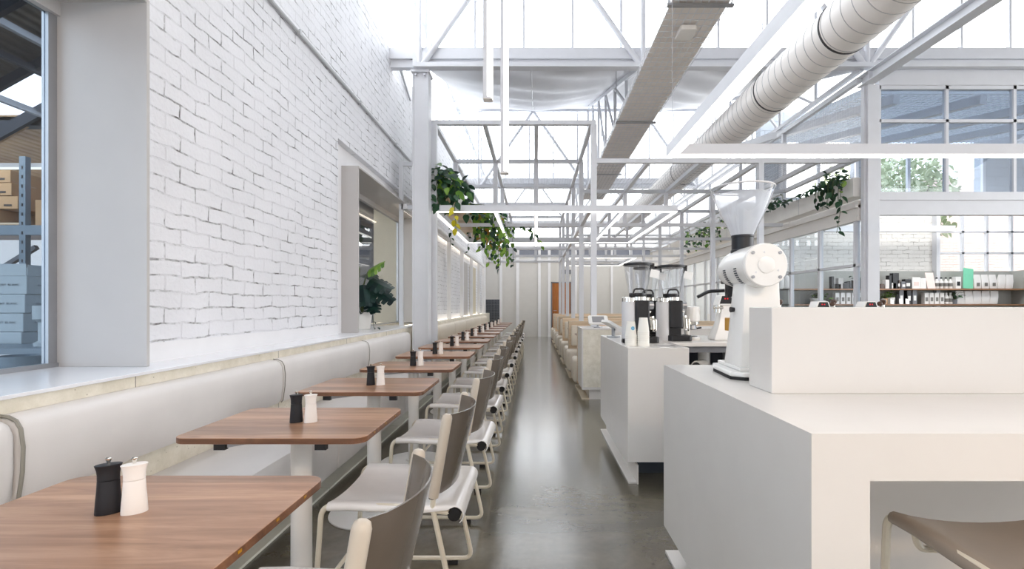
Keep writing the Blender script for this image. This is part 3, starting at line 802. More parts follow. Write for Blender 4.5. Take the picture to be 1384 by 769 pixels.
MB().box(-9.2, -5.4, 6.3, 6.36, 3.0, 3.05).build('housing', 'steel', lt)
MB().box(-9.2, -5.4, 6.31, 6.35, 2.98, 3.0).build('diffuser', 'led', lt)
lt = thing('batten_light', 'second tube light deeper in the warehouse near its end wall', 'light', (-7, 7.4, 3.0))
MB().box(-9.6, -6.6, 7.4, 7.46, 2.92, 2.97).build('housing', 'steel', lt)
MB().box(-9.6, -6.6, 7.41, 7.45, 2.90, 2.92).build('diffuser', 'led', lt)

# room behind the second window
struct(MB().box(-5.0, -2.27, 12.0, 12.2, 0, 3.4).build('wall_side_room', 'greywall'))
struct(MB().box(-5.2, -5.0, 8.2, 12.2, 0, 3.4).build('wall_side_room_left', 'greywall'))
struct(MB().box(-5.2, -2.27, 8.0, 12.2, 3.3, 3.36).build('ceiling_side_room', 'greywall'))
struct(MB().box(-2.97, -2.3, 9.0, 9.1, 0, 3.2).build('wall_beige', 'beige_wall'))
struct(MB().box(-2.56, -2.30, 8.985, 9.0, 0, 1.06).build('trim_5', 'olive'))
lt = thing('batten_light', 'slim strip light glowing behind the plant window', 'light', (-3.2, 8, 2.3))
MB().bar((-2.95, 7.2, 2.42), (-3.5, 9.8, 2.42), .06, .03).build('diffuser', 'led', lt)

# ---- left wall beyond the column: posts, panels, ledge
pn = thing('wall_left_panels', None, None, (-1.9, 12, .9), kind='structure')
mb = MB()
for y in (8.75, 10.6, 12.45, 14.3, 16.15, 17.6): mb.box(-1.90, -1.82, y-.05, y+.05, .905, 2.62)
mb.box(-1.90, -1.82, 6.95, 17.65, 2.58, 2.66)
mb.build('upright', 'paint', pn)
mb = MB()
for y0, y1, mat in ((13.0, 14.0, 'box_grey'), (14.6, 15.9, 'beige_wall')):
    MB().box(-1.955, -1.93, y0, y1, .93, 2.4).build('panel', mat, pn)
# ================================================================== BANQUETTE
def profile_block(prof, y0, y1, r=.03, n=4):
    """profile in (x,z) swept along Y with softened ends"""
    rows = []
    cx = sum(p[0] for p in prof)/len(prof); cz = sum(p[1] for p in prof)/len(prof)
    st = []
    for k in range(n+1):
        a = PI/2*k/n; st.append((y0+r*(1-math.sin(a)), r*(1-math.cos(a))))
    st = [(y0 + r*(1-math.sin(PI/2*k/n)), r*(1-math.cos(PI/2*k/n))) for k in range(n, -1, -1)]
    st2 = [(y1 - (y-y0), ins) for y, ins in reversed(st)]
    seq = st + st2
    mb = MB(); rings = []
    for (y, ins) in seq:
        ring = []
        for (x, z) in prof:
            v = Vector((cx-x, 0, cz-z)); L = max(v.length, 1e-6); v = v/L*min(ins, L*.8)
            ring.append(mb.bm.verts.new((x+v.x, y, z+v.z)))
        rings.append(ring)
    m = len(prof)
    for i in range(len(rings)-1):
        for k in range(m): mb.bm.faces.new((rings[i][k], rings[i][(k+1)%m], rings[i+1][(k+1)%m], rings[i+1][k]))
    mb.bm.faces.new(rings[0][::-1]); mb.bm.faces.new(rings[-1])
    return mb
BACK = [(-1.733,.574),(-1.680,.576),(-1.668,.59),(-1.655,.68),(-1.652,.76),(-1.66,.82),(-1.675,.846),(-1.70,.858),(-1.733,.862)]
SEAT = [(-1.733,.20),(-1.40,.135),(-1.305,.135),(-1.297,.15),(-1.290,.30),(-1.287,.40),(-1.30,.436),(-1.335,.45),(-1.50,.452),(-1.733,.45)]
seams = [-.085, 1.565, 3.22, 4.87, 6.52]
near_words = ['nearest the viewer, beside the first two tables', 'second from the viewer, below the brick wall', 'third from the viewer, below the brick wall', 'fourth from the viewer, ending at the white column']
for i in range(4):
    a, b = seams[i]+.004, seams[i+1]-.004
    t = thing('back_cushion', 'pale grey padded wall backrest cushion, ' + near_words[i], 'backrest cushion', (-1.70, (a+b)/2, .574), 'pale grey banquette backs')
    pd = profile_block(BACK, a, b).build('pad', 'vinyl', t, smooth=True)
    MB().sweep([(x+.002, a+.006, z) for x, z in BACK[1:]], .006 if i == 1 else .0025, 6).build('piping', 'piping', pd, smooth=True)
    t = thing('bench_seat', 'pale grey upholstered bench seat, ' + near_words[i], 'bench', (-1.5, (a+b)/2, 0), 'pale grey banquette seats')
    profile_block(SEAT, a, b, .012).build('seat', 'vinyl', t, smooth=True)
    MB().box(-1.733, -1.46, a, b, 0, .155).build('plinth', 'box_grey', t)
    MB().box(-1.46, -1.352, a, b, 0, .014).build('kickboard', 'kick', t, bevel=.002)
far_seams = [6.86, 8.51, 10.16, 11.81, 13.46, 15.11, 16.76]
for i in range(6):
    a, b = far_seams[i]+.004, far_seams[i+1]-.004
    w = ORD[i] + ' beyond the white column'
    t = thing('back_cushion', 'cream lit backrest cushion under the side ledge, ' + w, 'backrest cushion', (-1.70, (a+b)/2, .574), 'cream banquette backs')
    profile_block(BACK, a, b).build('pad', 'vinyl_cream', t, smooth=True)
    t = thing('bench_seat', 'pale upholstered bench seat below the side ledge, ' + w, 'bench', (-1.5, (a+b)/2, 0), 'far banquette seats')
    profile_block(SEAT, a, b, .012).build('seat', 'vinyl_cream', t, smooth=True)
    MB().box(-1.733, -1.46, a, b, 0, .155).build('plinth', 'box_grey', t)
    MB().box(-1.46, -1.352, a, b, 0, .014).build('kickboard', 'kick', t)

# ================================================================== TABLES
TX = -.945
SP = .909
def make_table():
    t = thing('dining_table', 'x', 'table')
    P = rrect(-.342, .342, -.258, .258, .047)
    mb = MB(); mb.prism(P, 'Z', .7285, .7498)
    o = mb.build('tabletop', ['table', 'tableedge'], t, bevel=.0015, seg=1)
    for f in o.data.polygons:
        if abs(f.normal.z) < .5: f.material_index = 1
    MB().cyl((0,0,.02), (0,0,.70), .040, n=24).build('column', 'tablewhite', t, smooth=True)
    MB().lathe([(.25,0),(.252,.003),(.25,.008),(.24,.011),(.06,.018),(.05,.03)], n=48).build('base_plate', 'tablewhite', t, smooth=True)
    mb = MB()
    for sx in (-1, 1):
        for sy in (-1, 1): mb.bar((sx*.02, sy*.01, .706), (sx*.18, sy*.225, .716), .03, .018)
    mb.box(-.05, .05, -.05, .05, .695, .72)
    sp = mb.build('spider', 'steel', t)
    for sx in (-1, 1):
        for sy in (-1, 1): MB().box(sx*.18-.02, sx*.18+.02, sy*.228-.01, sy*.228+.01, .702, .7285).build('end_bracket', 'black', sp)
    for dy in (-.14, 0, .13): MB().box(.3415, .3428, dy-.006, dy+.006, .7385, .7445).build('brass_pin', 'amber', o)
    return t
def make_mill(kind):
    black = kind == 'black'
    t = thing('pepper_mill' if black else 'salt_mill', 'x', 'pepper mill' if black else 'salt mill')
    m = 'blackmat' if black else 'whitemat'
    sx, sy, rot = 1.0, .64, math.radians(34)
    K = .86; J = .955
    body = [(.0,.0),(.0285,0),(.029,.002),(.0272,.03),(.0250,.055),(.0237,.078)]
    body = [(r_*K, z_*J) for r_, z_ in body]
    MB().lathe(body, n=32, sx=sx, sy=sy, rot=rot).build('body', m, t, smooth=True)
    head = [(.0225,.0785),(.0237,.0793),(.0238,.092),(.0252,.103),(.0283,.1125),(.0292,.1145),(.028,.1155),(.014,.1165),(.0,.1168)]
    head = [(r_*K, z_*J) for r_, z_ in head]
    hd = MB().lathe(head, n=32, sx=sx, sy=sy, rot=rot).build('head', m, t, smooth=True)
    MB().lathe([(r_, z_*J) for r_, z_ in ((.0032,.1165),(.0035,.1205),(.0062,.1275),(.0064,.1295),(.004,.1312),(0,.1315))], n=14).build('knob', 'chrome', hd, smooth=True)
    return t
# ================================================================== CHAIRS
def seat_sheet(hw, zf, xf, xr, zr, dip):
    """saddle seat: side edges wrap the side rails, rear rolls down over the cross tube"""
    mb = MB()
    xs = [(xf, zf-.001), (xf+.02, zf), (xf+.08, zf+.001), (xf+.18, zf-.004), (xf+.32, zf-.012), (xr-.05, zr+.012), (xr-.02, zr+.010)]
    for k in range(1, 8):
        a = PI/2 - k*PI*.80/7
        xs.append((xr-.02 + .036*math.cos(a), zr-.026+.036*math.sin(a)))
    rows = []; r = .0165; n = len(xs)
    for i, (x, z) in enumerate(xs):
        p = xs[max(0, i-1)]; q = xs[min(n-1, i+1)]
        t = Vector((q[0]-p[0], 0, q[1]-p[1])).normalized(); nn = Vector((-t.z, 0, t.x))
        amax = math.radians(195) if i < 4 else math.radians(195 - 165*min(1, (i-3)/3))
        edge = []
        for k in range(5):
            a = amax*(1-k/5)
            edge.append((r*math.sin(a), -r+r*math.cos(a)))
        base = Vector((x, 0, z)); row = []
        for (dy, dn) in edge: row.append(base + nn*dn + Vector((0, -(hw+dy), 0)))
        nm = 10; dd = dip if i < 4 else dip*max(0, 1-(i-3)/3)
        for k in range(nm+1):
            v = -1+2*k/nm; row.append(base + Vector((0, v*hw, 0)) - nn*(dd*(1-v*v)**.9))
        for (dy, dn) in edge[::-1]: row.append(base + nn*dn + Vector((0, hw+dy, 0)))
        rows.append(row)
    mb.grid(rows, .003)
    return mb
def back_sheet(hw, x0, z0, x1, z1, bow):
    mb = MB(); rows = []
    nz = 8
    for i in range(nz+1):
        t = i/nz; x = x0+(x1-x0)*t; z = z0+(z1-z0)*t
        r = .017; row = []
        def wrap(s):
            pts = []
            for a in (-100, -50, 0, 45, 90):   # around the front of the upright
                ar = math.radians(a); pts.append((x - r*math.cos(ar), s*(hw + r*math.sin(-ar) if a < 0 else hw - r*math.sin(ar)), z))
            return pts
        L = [(x + r*.6, -(hw-.004+r*.9), z), (x, -(hw+r), z), (x - r*.8, -(hw+r*.6), z), (x - r, -hw, z), (x - r*.75, -(hw-r*.9), z)]
        n = 10
        b = bow*(.75+.25*t)
        zt = z
        row += L
        for k in range(1, n):
            v = -1+2*k/n
            row.append((x - r*.75 + (b+r*.75)*(1-v*v)**.75, v*(hw-r*.9), zt))
        row += [(p[0], -p[1], p[2]) for p in L[::-1]]
        rows.append(row)
    mb.grid(rows, .004)
    return mb
def make_chair():
    t = thing('dining_chair', 'x', 'chair')
    hw = .225; R = .0105
    mb = seat_sheet(hw, .474, -.238, .262, .452, .022); mb.build('seat', 'sheet_seat', t, smooth=True)
    back_sheet(hw+.003, .160, .490, .215, .800, .075).build('backrest', 'sheet', t, smooth=True)
    for s in (-1, 1):
        MB().sweep([(.161,s*(hw+.003),.492), (.1615,s*(hw+.003),.495), (.2132,s*(hw+.003),.792), (.2150,s*(hw+.003),.803), (.2160,s*(hw+.003),.808)], [.0165,.0195,.0195,.0165,.010], 14).build('lit_upright_wrap', 'wrap_lit', t, smooth=True)  # separate part so the sheet's wrapped edge carries the lit colour
    # seat loop: front leg - side rail - rear cross tube - side rail - front leg
    f = MB().tube([(-.290,-hw,.055), (-.262,-hw,.462), (.06,-hw,.458), (.245,-hw,.430), (.245,hw,.430), (.06,hw,.458), (-.262,hw,.462), (-.290,hw,.055)], R, [0,.05,.06,.05,.05,.06,.05,0], 8, 6)
    f.build('seat_frame', 'cream_tube', t, smooth=True)
    for s in (-1, 1):
        sf = MB().tube([(.214,s*(hw+.003),.797), (.160,s*(hw+.003),.488), (.158,s*(hw+.003),.455), (.250,s*(hw+.003),.0285), (-.295,s*(hw+.003),.0285), (-.290,s*hw,.07)], R, [0,.03,.03,.045,.045,0], 8, 6).build('side_frame', 'cream_tube', t, smooth=True)
        for x in (-.12, .16): MB().box(x-.022, x+.022, s*(hw+.003)-.011, s*(hw+.003)+.011, 0, .020).build('foot', 'rubber', sf)
    MB().sweep([(-.283,-hw,.115), (-.283,hw,.115)], .009, 8).build('stretcher', 'cream_tube', t, smooth=True)
    MB().sweep([(.240,-hw-.006,.428),(.240,hw+.006,.428)], .025, 14).build('dark_roll_inside', 'rubber', t, smooth=True)  # black cylinder stands in for the dark inside of the rolled seat
    return t
table0, black0, white0, chair0 = make_table(), make_mill('black'), make_mill('white'), make_chair()
NT = 14
def nth(i):
    return 'nearest the viewer' if i == 0 else ('furthest from the viewer' if i == NT-1 else ORD[i] + ' from the viewer')
for i in range(NT):
    y = 1.068 + SP*i
    o = table0 if i == 0 else copy_tree(table0)
    jx = random.uniform(-.006, .006) if i > 1 else 0
    o.location = (TX+jx+(.03 if i == 0 else 0), y+(.02 if i == 0 else 0), 0); o.rotation_euler.z = 0
    tag(o, 'brown timber topped pedestal table, %s along the banquette' % nth(i), 'table', 'pedestal tables along the banquette')
    o = black0 if i == 0 else copy_tree(black0)
    mx, my = random.uniform(-.012, .012), random.uniform(-.01, .01)
    if i < 2: mx, my = (-.011 if i == 0 else -.003), 0
    o.location = (-.953+mx, y+(.036 if i == 0 else -.02)+my, .7498)
    tag(o, 'black waisted pepper mill on the table %s' % nth(i), 'pepper mill', 'black pepper mills')
    o = white0 if i == 0 else copy_tree(white0)
    o.location = (-.896+mx, y+(.038 if i == 0 else -.018)+my, .7498)
    tag(o, 'white waisted salt mill on the table %s' % nth(i), 'salt mill', 'white salt mills')
    o = chair0 if i == 0 else copy_tree(chair0)
    o.location = (-.545+random.uniform(-.012, .012)*(i > 1), y+.095+random.uniform(-.02, .02)*(i > 1), 0)
    o.rotation_euler.z = random.uniform(-.03, .03)*(i > 1)
    tag(o, 'taupe backed tube frame chair beside the aisle, %s in its row' % nth(i), 'chair', 'chairs along the aisle')

# ================================================================== NEAR COUNTER
c = thing('service_counter', 'large white counter in the right foreground with open stool recess', 'counter', (1.9, 1.7, 0))
MB().box(.623, 3.4, 1.10, 2.36, .905, .93).build('worktop', 'counter', c)
MB().box(.623, .645, 1.10, 2.36, .156, .905).build('side_panel', 'counter', c)
MB().box(.645, .755, 1.10, 1.60, .156, .905).build('end_pier', 'counter', c)
MB().box(.755, 3.4, 1.10, 1.13, .823, .905).build('apron', 'counter', c)
MB().box(.645, 3.4, 1.60, 1.63, .10, .905).build('recess_back', 'counter', c)
MB().box(.645, 3.4, 2.33, 2.36, .156, .905).build('rear_panel', 'counter', c)
MB().box(.80, 3.4, 1.65, 2.30, 0, .156).build('plinth', 'grille', c)  # dark colour stands in for shade in the gap below
MB().box(.64, .72, 1.10, 2.40, 0, .016).build('kickboard', 'counter', c, bevel=.002)
MB().box(.773, 3.4, 1.594, 1.764, .93, 1.212).build('upstand', 'counter', c, bevel=.002, seg=1)

# mid counter and back bench
c = thing('service_counter', 'white counter block carrying the cup stacks, behind the foreground counter', 'counter', (.83, 4, 0))
MB().box(.628, 1.042, 3.30, 4.67, .156, .93).build('body', 'counter', c, bevel=.0015, seg=1)
MB().box(.74, 1.02, 3.55, 4.6, 0, .156).build('plinth', 'grille', c)  # coloured dark to read as the shaded gap under the block
MB().box(.638, .70, 3.33, 4.75, 0, .014).build('kickboard', 'counter', c, bevel=.002)
MB().box(.694, .704, 3.32, 4.75, .0, .13).build('kick_upstand', 'counter', c)
MB().box(.86, 1.0, 3.42, 3.47, .9301, .9312).build('drain_slot', 'zinc', c)
c = thing('back_bench', 'white topped work bench with dark open storage behind the counters', 'bench', (2.6, 4.2, 0))
MB().box(1.043, 4.2, 3.75, 4.62, .90, .93).build('worktop', 'counter', c, bevel=.0015, seg=1)
MB().box(1.06, 4.2, 3.79, 3.82, .85, .90).build('rail', 'greyplastic', c)
MB().box(1.06, 4.2, 4.56, 4.60, 0, .90).build('back_panel', 'grille', c)
MB().box(1.06, 4.2, 3.85, 4.56, .66, .68).build('shelf', 'grille', c)
for x in (1.06, 2.1, 3.1, 4.16): MB().box(x, x+.04, 3.80, 3.84, 0, .85).build('leg', 'zinc', c)
# jugs lying under the bench
def jug(name, label, x, y, z, r, L, rz, mat='whiteplastic', lying=True):
    t = thing(name, label, 'jug', (x, y, z), 'jugs under the bench')
    if lying:
        d = Vector((math.cos(rz), math.sin(rz), 0)); a = Vector((x, y, z+r)); 
        MB().sweep([a, a+d*L*.75, a+d*L], [r, r, r*.82], 16).build('body', mat, t, smooth=True)
        MB().sweep([a-d*.006, a-d*.001], [r*.75, r*.75], 16).build('mouth', 'black', t)
    else:
        MB().lathe([(r*.85,0),(r,.02),(r,L*.8),(r*.8,L)], (x,y,z), 18).build('body', mat, t, smooth=True)
jug('milk_jug', 'white jug lying on its side under the bench, mouth facing the viewer', 1.30, 3.93, .68, .045, .2, .9)
jug('milk_jug', 'white jug lying under the bench furthest left', 1.10, 3.95, .68, .05, .2, 1.1)
jug('milk_jug', 'grey jug lying atop the left jug under the bench', 1.13, 3.99, .785, .04, .18, 1.3, 'silverpaint')
jug('steel_canister', 'upright pale canister standing under the bench behind the jugs', 1.42, 4.1, .68, .05, .2, 0, 'whiteplastic', False)
jug('steel_canister', 'upright dark grey canister under the bench furthest right', 1.62, 4.05, .68, .06, .18, 0, 'greyplastic', False)

# ================================================================== SHOP GRINDER (large white, foreground)
t = thing('coffee_grinder', 'large white coffee grinder with round motor and clear hopper on the near counter', 'coffee grinder', (.88, 2.05, .93))
base = [(.758,1.90),(.80,1.862),(1.01,1.862),(1.03,1.90),(1.03,2.2),(.80,2.2),(.778,2.14)]
MB().prism(base, 'Z', .942, .960).build('base', 'whiteplastic', t, bevel=.006)
MB().prism([(x*.98+.018, y*.98+.04) for x, y in base], 'Z', .9302, .942).build('foot', 'rubber', t)
MB().prism([(.80,1.905),(.99,1.905),(.985,2.18),(.815,2.18)], 'Z', .960, .975).build('tray', 'whiteplastic', t, bevel=.004)
mb = MB()
def ringbox(z, x0, x1, y0, y1): return [mb.bm.verts.new(p) for p in ((x0,y0,z),(x1,y0,z),(x1,y1,z),(x0,y1,z))]
R0 = [ringbox(.965,.808,.99,1.93,2.10), ringbox(1.10,.822,.985,1.94,2.09), ringbox(1.32,.836,.98,1.95,2.07)]
mb.bm.faces.new(R0[0][::-1]); mb.bm.faces.new(R0[-1])
for a, b in zip(R0, R0[1:]):
    for k in range(4): mb.bm.faces.new((a[k], a[(k+1)%4], b[(k+1)%4], b[k]))
mb.build('column', 'whiteplastic', t, bevel=.014, smooth=True)
GC = (.889, 1.374)
def ycyl(mb, stations, n=40, c=GC):
    return mb.sweep([(c[0], y, c[1]+dz) for y, r, dz in stations], [r for y, r, dz in stations], n)
ycyl(MB(), [(1.885,.080,0),(1.889,.085,0),(1.915,.0855,0),(2.06,.0845,0),(2.14,.080,0),(2.20,.066,-.004),(2.235,.054,-.008)]).build('motor_housing', 'whiteplastic', t, smooth=True)
capo = ycyl(MB(), [(1.8865,.0835,0),(1.879,.0835,0),(1.8755,.080,0)]).build('end_cap', 'whiteplastic', t, smooth=True)
ycyl(MB(), [(1.876,.0325,0),(1.8725,.0325,0),(1.8718,.031,0)]).build('centre_disc', 'whiteplastic', t, smooth=True)
for a in (42, 138, 222, 318):
    x, z = GC[0]+.070*math.cos(math.radians(a)), GC[1]+.070*math.sin(math.radians(a))
    MB().cyl((x,1.876,z), (x,1.870,z), .0062, n=10).build('screw', 'zinc', capo)
for a in (100, 215, 335):
    x, z = GC[0]+.050*math.cos(math.radians(a)), GC[1]+.050*math.sin(math.radians(a))
    MB().sweep([(x,1.8757,z),(x,1.8742,z)], .0055, 3).build('relief_mark', 'silverpaint', capo)
# cooling slots along the left flank of the housing
mb = MB()
for yrow in (1.965, 2.075):
    for k in range(9):
        a = math.radians(186 + k*6.2)
        rr = .0862
        p = Vector((GC[0]+rr*math.cos(a), yrow, GC[1]+rr*math.sin(a)))
        mb.bar(p+Vector((0,-.012,0)), p+Vector((0,.012,0)), .0045, .002, up=(math.cos(a),0,math.sin(a)))
mb.build('cooling_slots', 'grille', t)
# spout with lever
MB().box(.872, .90, 2.205, 2.245, 1.255, 1.335).build('spout', 'black', t, bevel=.004)
MB().box(.855, .92, 2.19, 2.25, 1.315, 1.335).build('spout_collar', 'black', t, bevel=.004)
MB().tube([(.868,2.235,1.285), (.80,2.25,1.283), (.765,2.26,1.262), (.752,2.262,1.256)], .008, .02, 8).build('lever', 'black', t, smooth=True)
MB().box(.83, .856, 2.05, 2.14, 1.108, 1.165).build('bag_clip', 'amber', t, bevel=.004)
MB().sweep([(.832,2.03,1.20),(.812,2.03,1.20)], [.009,.012], 12).build('knob', 'black', t, smooth=True)
HC = (.884, 2.08)
MB().lathe([(.0465,1.436),(.0475,1.445),(.0475,1.452),(.044,1.454),(.044,1.505),(.046,1.507),(.046,1.515)], (HC[0],HC[1],0), 28).build('hopper_collar', 'black', t, smooth=True)
hop = [(.044,1.512),(.060,1.550),(.085,1.600),(.106,1.650),(.121,1.695),(.1265,1.715)]
MB().lathe(hop, (HC[0],HC[1],0), 40, cap=False).build('hopper', 'plastic_clear', t, smooth=True)
hp_ = [o for o in t.children if o.name.startswith('hopper') and 'collar' not in o.name][0]
MB().lathe([(.1265,1.711),(.1290,1.713),(.1290,1.717),(.1265,1.719),(.1245,1.716)], (HC[0],HC[1],0), 40, cap=False).build('rim', 'silverpaint', hp_, smooth=True)
m_, nt_, out_ = new_mat('frosted_translucent')
tr_ = nt_.nodes.new('ShaderNodeBsdfTransparent'); df_ = nt_.nodes.new('ShaderNodeBsdfDiffuse'); df_.inputs['Color'].default_value = (.85,.87,.9,1)
tl_ = nt_.nodes.new('ShaderNodeBsdfTranslucent'); tl_.inputs['Color'].default_value = (.85,.87,.9,1)
a1_ = nt_.nodes.new('ShaderNodeMixShader'); a1_.inputs[0].default_value = .5
a2_ = nt_.nodes.new('ShaderNodeMixShader'); a2_.inputs[0].default_value = .5
nt_.links.new(df_.outputs[0], a1_.inputs[1]); nt_.links.new(tl_.outputs[0], a1_.inputs[2]); nt_.links.new(tr_.outputs[0], a2_.inputs[1]); nt_.links.new(a1_.outputs[0], a2_.inputs[2]); nt_.links.new(a2_.outputs[0], out_.inputs['Surface'])
M['frost2'] = m_
MB().lathe([(.043,1.516),(.058,1.551),(.083,1.601),(.103,1.648),(.115,1.685)], (HC[0],HC[1],0), 40, cap=False).build('lining', 'frost2', hp_, smooth=True)

# ================================================================== ESPRESSO GRINDERS on the mid counter
def espresso_grinder(label, x, y):
    z = .93
    t = thing('espresso_grinder', label, 'coffee grinder', (x, y, z), 'espresso grinders')
    MB().lathe([(.056,.0),(.058,.01),(.058,.30),(.056,.315)], (x-.045, y, z), 28).build('motor_body', 'silverpaint', t, smooth=True)
    MB().lathe([(.0585,.315),(.0585,.345),(.05,.352)], (x-.045, y, z), 28).build('chrome_collar', 'chrome', t, smooth=True)
    MB().box(x-.01, x+.10, y-.065, y+.065, z+.10, z+.325).build('front_housing', 'black', t, bevel=.012)
    MB().box(x-.01, x+.09, y-.05, y+.05, z+.02, z+.12).build('neck', 'black', t, bevel=.006)
    MB().prism(rrect(x-.02, x+.175, y-.08, y+.08, .035), 'Z', z, z+.045).build('base_tray', 'black', t, bevel=.006)
    MB().cyl((x+.03, y, z+.325), (x+.03, y, z+.352), .06, n=28).build('grind_collar', 'chrome', t, smooth=True)
    MB().cyl((x+.10, y-.02, z+.285), (x+.135, y-.02, z+.285), .03, n=20).build('adjuster', 'zinc', t, smooth=True)
    for dy in (-.035, .03): MB().sphere((x+.104, y+dy, z+.235), .012, u=10, v=6).build('button', 'chrome', t, smooth=True)
    mb = MB().tube([(x+.10, y-.045, z+.185), (x+.15, y-.045, z+.18), (x+.15, y-.045, z+.085), (x+.15, y+.045, z+.085), (x+.15, y+.045, z+.18), (x+.10, y+.045, z+.185)], .007, .015, 7)
    mb.build('portafilter_fork', 'chrome', t, smooth=True)
    MB().cyl((x+.115, y, z+.20), (x+.13, y, z+.10), .034, .028, n=18).build('portafilter', 'chrome', t, smooth=True)
    h = [(.062,.352),(.070,.39),(.088,.48),(.100,.56),(.104,.595)]
    MB().lathe(h, (x+.02, y, z), 32, cap=False).build('hopper', 'plastic_clear', t, smooth=True)
    MB().lathe([(.064,.352),(.066,.356),(.066,.378),(.06,.382)], (x+.02, y, z), 28).build('hopper_base', 'black', t, smooth=True)
    MB().tube([(x-.025, y-.055, z+.380), (x-.015, y-.055, z+.412), (x+.055, y-.055, z+.412), (x+.065, y-.055, z+.380)], .007, .03, 7).build('hopper_gate', 'black', t, smooth=True)
    ld = MB().lathe([(.108,.590),(.110,.594),(.110,.606),(.106,.611),(.02,.614)], (x+.02, y, z), 32).build('lid', 'black', t, smooth=True)
    MB().box(x+.105, x+.145, y-.025, y+.025, z+.592, z+.611).box(x+.13, x+.145, y-.022, y+.022, z+.545, z+.60).build('clip', 'black', ld, bevel=.003)
    MB().bar((x+.09, y-.118, z+.53), (x+.155, y-.118, z+.515), .003, .06, up=(0,0,1)).build('paper_tag', 'label', ld)
espresso_grinder('silver and black hopper grinder right behind the paper cup stacks', .775, 3.78)
espresso_grinder('silver and black hopper grinder between the two other hopper grinders', .925, 4.14)
espresso_grinder('silver and black hopper grinder furthest right, on the end of the back bench', 1.09, 3.98)

def cups(label, x, y, n, dot):
    t = thing('cup_stack', label, 'paper cups', (x, y, .93), 'stacks of white paper cups')
    mb = MB(); z = .93
    prof = [(.041,0),(.0425,.003),(.041,.008)]
    for k in range(n-1): prof += [(.0405,.010+.014*k),(.0425,.013+.014*k),(.041,.019+.014*k)]
    zt = .010+.014*(n-1)
    prof += [(.040,zt),(.029,zt+.09),(.028,zt+.092),(.027,zt+.088)]
    mb.lathe(prof, (x, y, .93), 24).build('nested_cups', 'papercup', t, smooth=True)
    if dot:
        d = MB(); ze = .93+zt+.045; rr = .0352
        pts = []
        for k in range(20):
            a = 2*PI*k/20; u, v = .0135*math.cos(a), .0135*math.sin(a)
            th = math.radians(-78)+u/rr; r2 = rr - v*.12+.0009
            pts.append(d.bm.verts.new((x+r2*math.cos(th), y+r2*math.sin(th), ze+v)))
        d.bm.faces.new(pts); d.build('round_logo', 'bluedot', t)
        d = MB(); th = math.radians(-78); r2 = rr+.0016
        d.bar((x+r2*math.cos(th), y+r2*math.sin(th), ze-.006), (x+r2*math.cos(th), y+r2*math.sin(th), ze+.003), .0022, .0008, up=(math.cos(th), math.sin(th), 0))
        d.bar((x+r2*math.cos(th), y+r2*math.sin(th), ze+.0045), (x+r2*math.cos(th), y+r2*math.sin(th), ze+.0068), .0024, .0008, up=(math.cos(th), math.sin(th), 0))
        d.build('logo_stroke', 'label', t)
cups('stack of white paper cups with a blue dot logo on the mid counter', .682, 3.47, 6, True)
cups('plain taller stack of white paper cups right of the blue dot stack', .766, 3.45, 8, False)

# tablets
def tablet(name, label, x, y, z, tilt, rz, scr='screen', w=.26, h=.17):
    t = thing(name, label, 'tablet', (x, y, z))
    Rm = Matrix.Rotation(rz, 4, 'Z') @ Matrix.Rotation(tilt, 4, 'X')
    def put(mb, nm, mt, b=0):
        bmesh.ops.transform(mb.bm, matrix=Matrix.Translation((x, y, z+.10)) @ Rm, verts=mb.bm.verts); return mb.build(nm, mt, t, bevel=b)
    put(MB().prism(rrect(-w/2, w/2, -h/2, h/2, .03), 'Z', -.012, .012), 'case', 'whiteplastic', .003)
    put(MB().box(-w/2+.05, w/2-.05, -h/2+.025, h/2-.025, .0122, .0135), 'display', scr)
    MB().cyl((x, y, z), (x, y, z+.012), .06, n=20).build('stand_foot', 'zinc', t, smooth=True)
    MB().cyl((x, y+.01, z+.01), (x, y+.01, z+.09), .016, n=12).build('stand_neck', 'zinc', t, smooth=True)
tablet('payment_tablet', 'white rimmed tablet on a stand atop the stone faced booth counter', .83, 6.42, .92, math.radians(38), 0.0)
tablet('order_tablet', 'pale tablet seen edge-on beside the cup stacks on the mid counter', .70, 4.35, .93, math.radians(30), math.radians(100), 'silverpaint', .24, .19)
tag(MB().box(.667, .69, 3.70, 3.76, .9301, .955).box(.67, .70, 3.72, 3.75, .955, .962).build('tape_dispenser', 'black', bevel=.003), 'small black dispenser beside the blue dot cup stack', 'dispenser')

# small machines on the back bench
t = thing('filter_grinder', 'small rounded white grinder with domed head on the back bench', 'coffee grinder', (1.30, 4.1, .93))
x, y, z = 1.315, 4.08, .93
MB().lathe([(.066,0),(.068,.006),(.066,.02),(.05,.025)], (x,y,z), 28).build('base', 'whiteplastic', t, smooth=True)
MB().box(x-.062, x-.028, y-.03, y+.05, z+.02, z+.18).build('stand', 'whiteplastic', t, bevel=.01)
MB().lathe([(.052,.15),(.062,.16),(.064,.20),(.063,.25),(.056,.272),(.03,.28),(0,.281)], (x,y,z), 28).build('head', 'whiteplastic', t, smooth=True)
MB().lathe([(.055,.128),(.056,.150),(.05,.152)], (x,y,z), 24).build('burr_collar', 'chrome', t, smooth=True)
MB().lathe([(.03,.085),(.036,.09),(.03,.125)], (x,y,z), 20).build('chute', 'zinc', t, smooth=True)
MB().tube([(x+.02,y,z+.09),(x+.075,y,z+.10)], .007, 0, 7).build('handle', 'black', t, smooth=True)
MB().cyl((x,y,z+.021),(x,y,z+.03),.04,n=20).build('catch_dish', 'black', t, smooth=True)
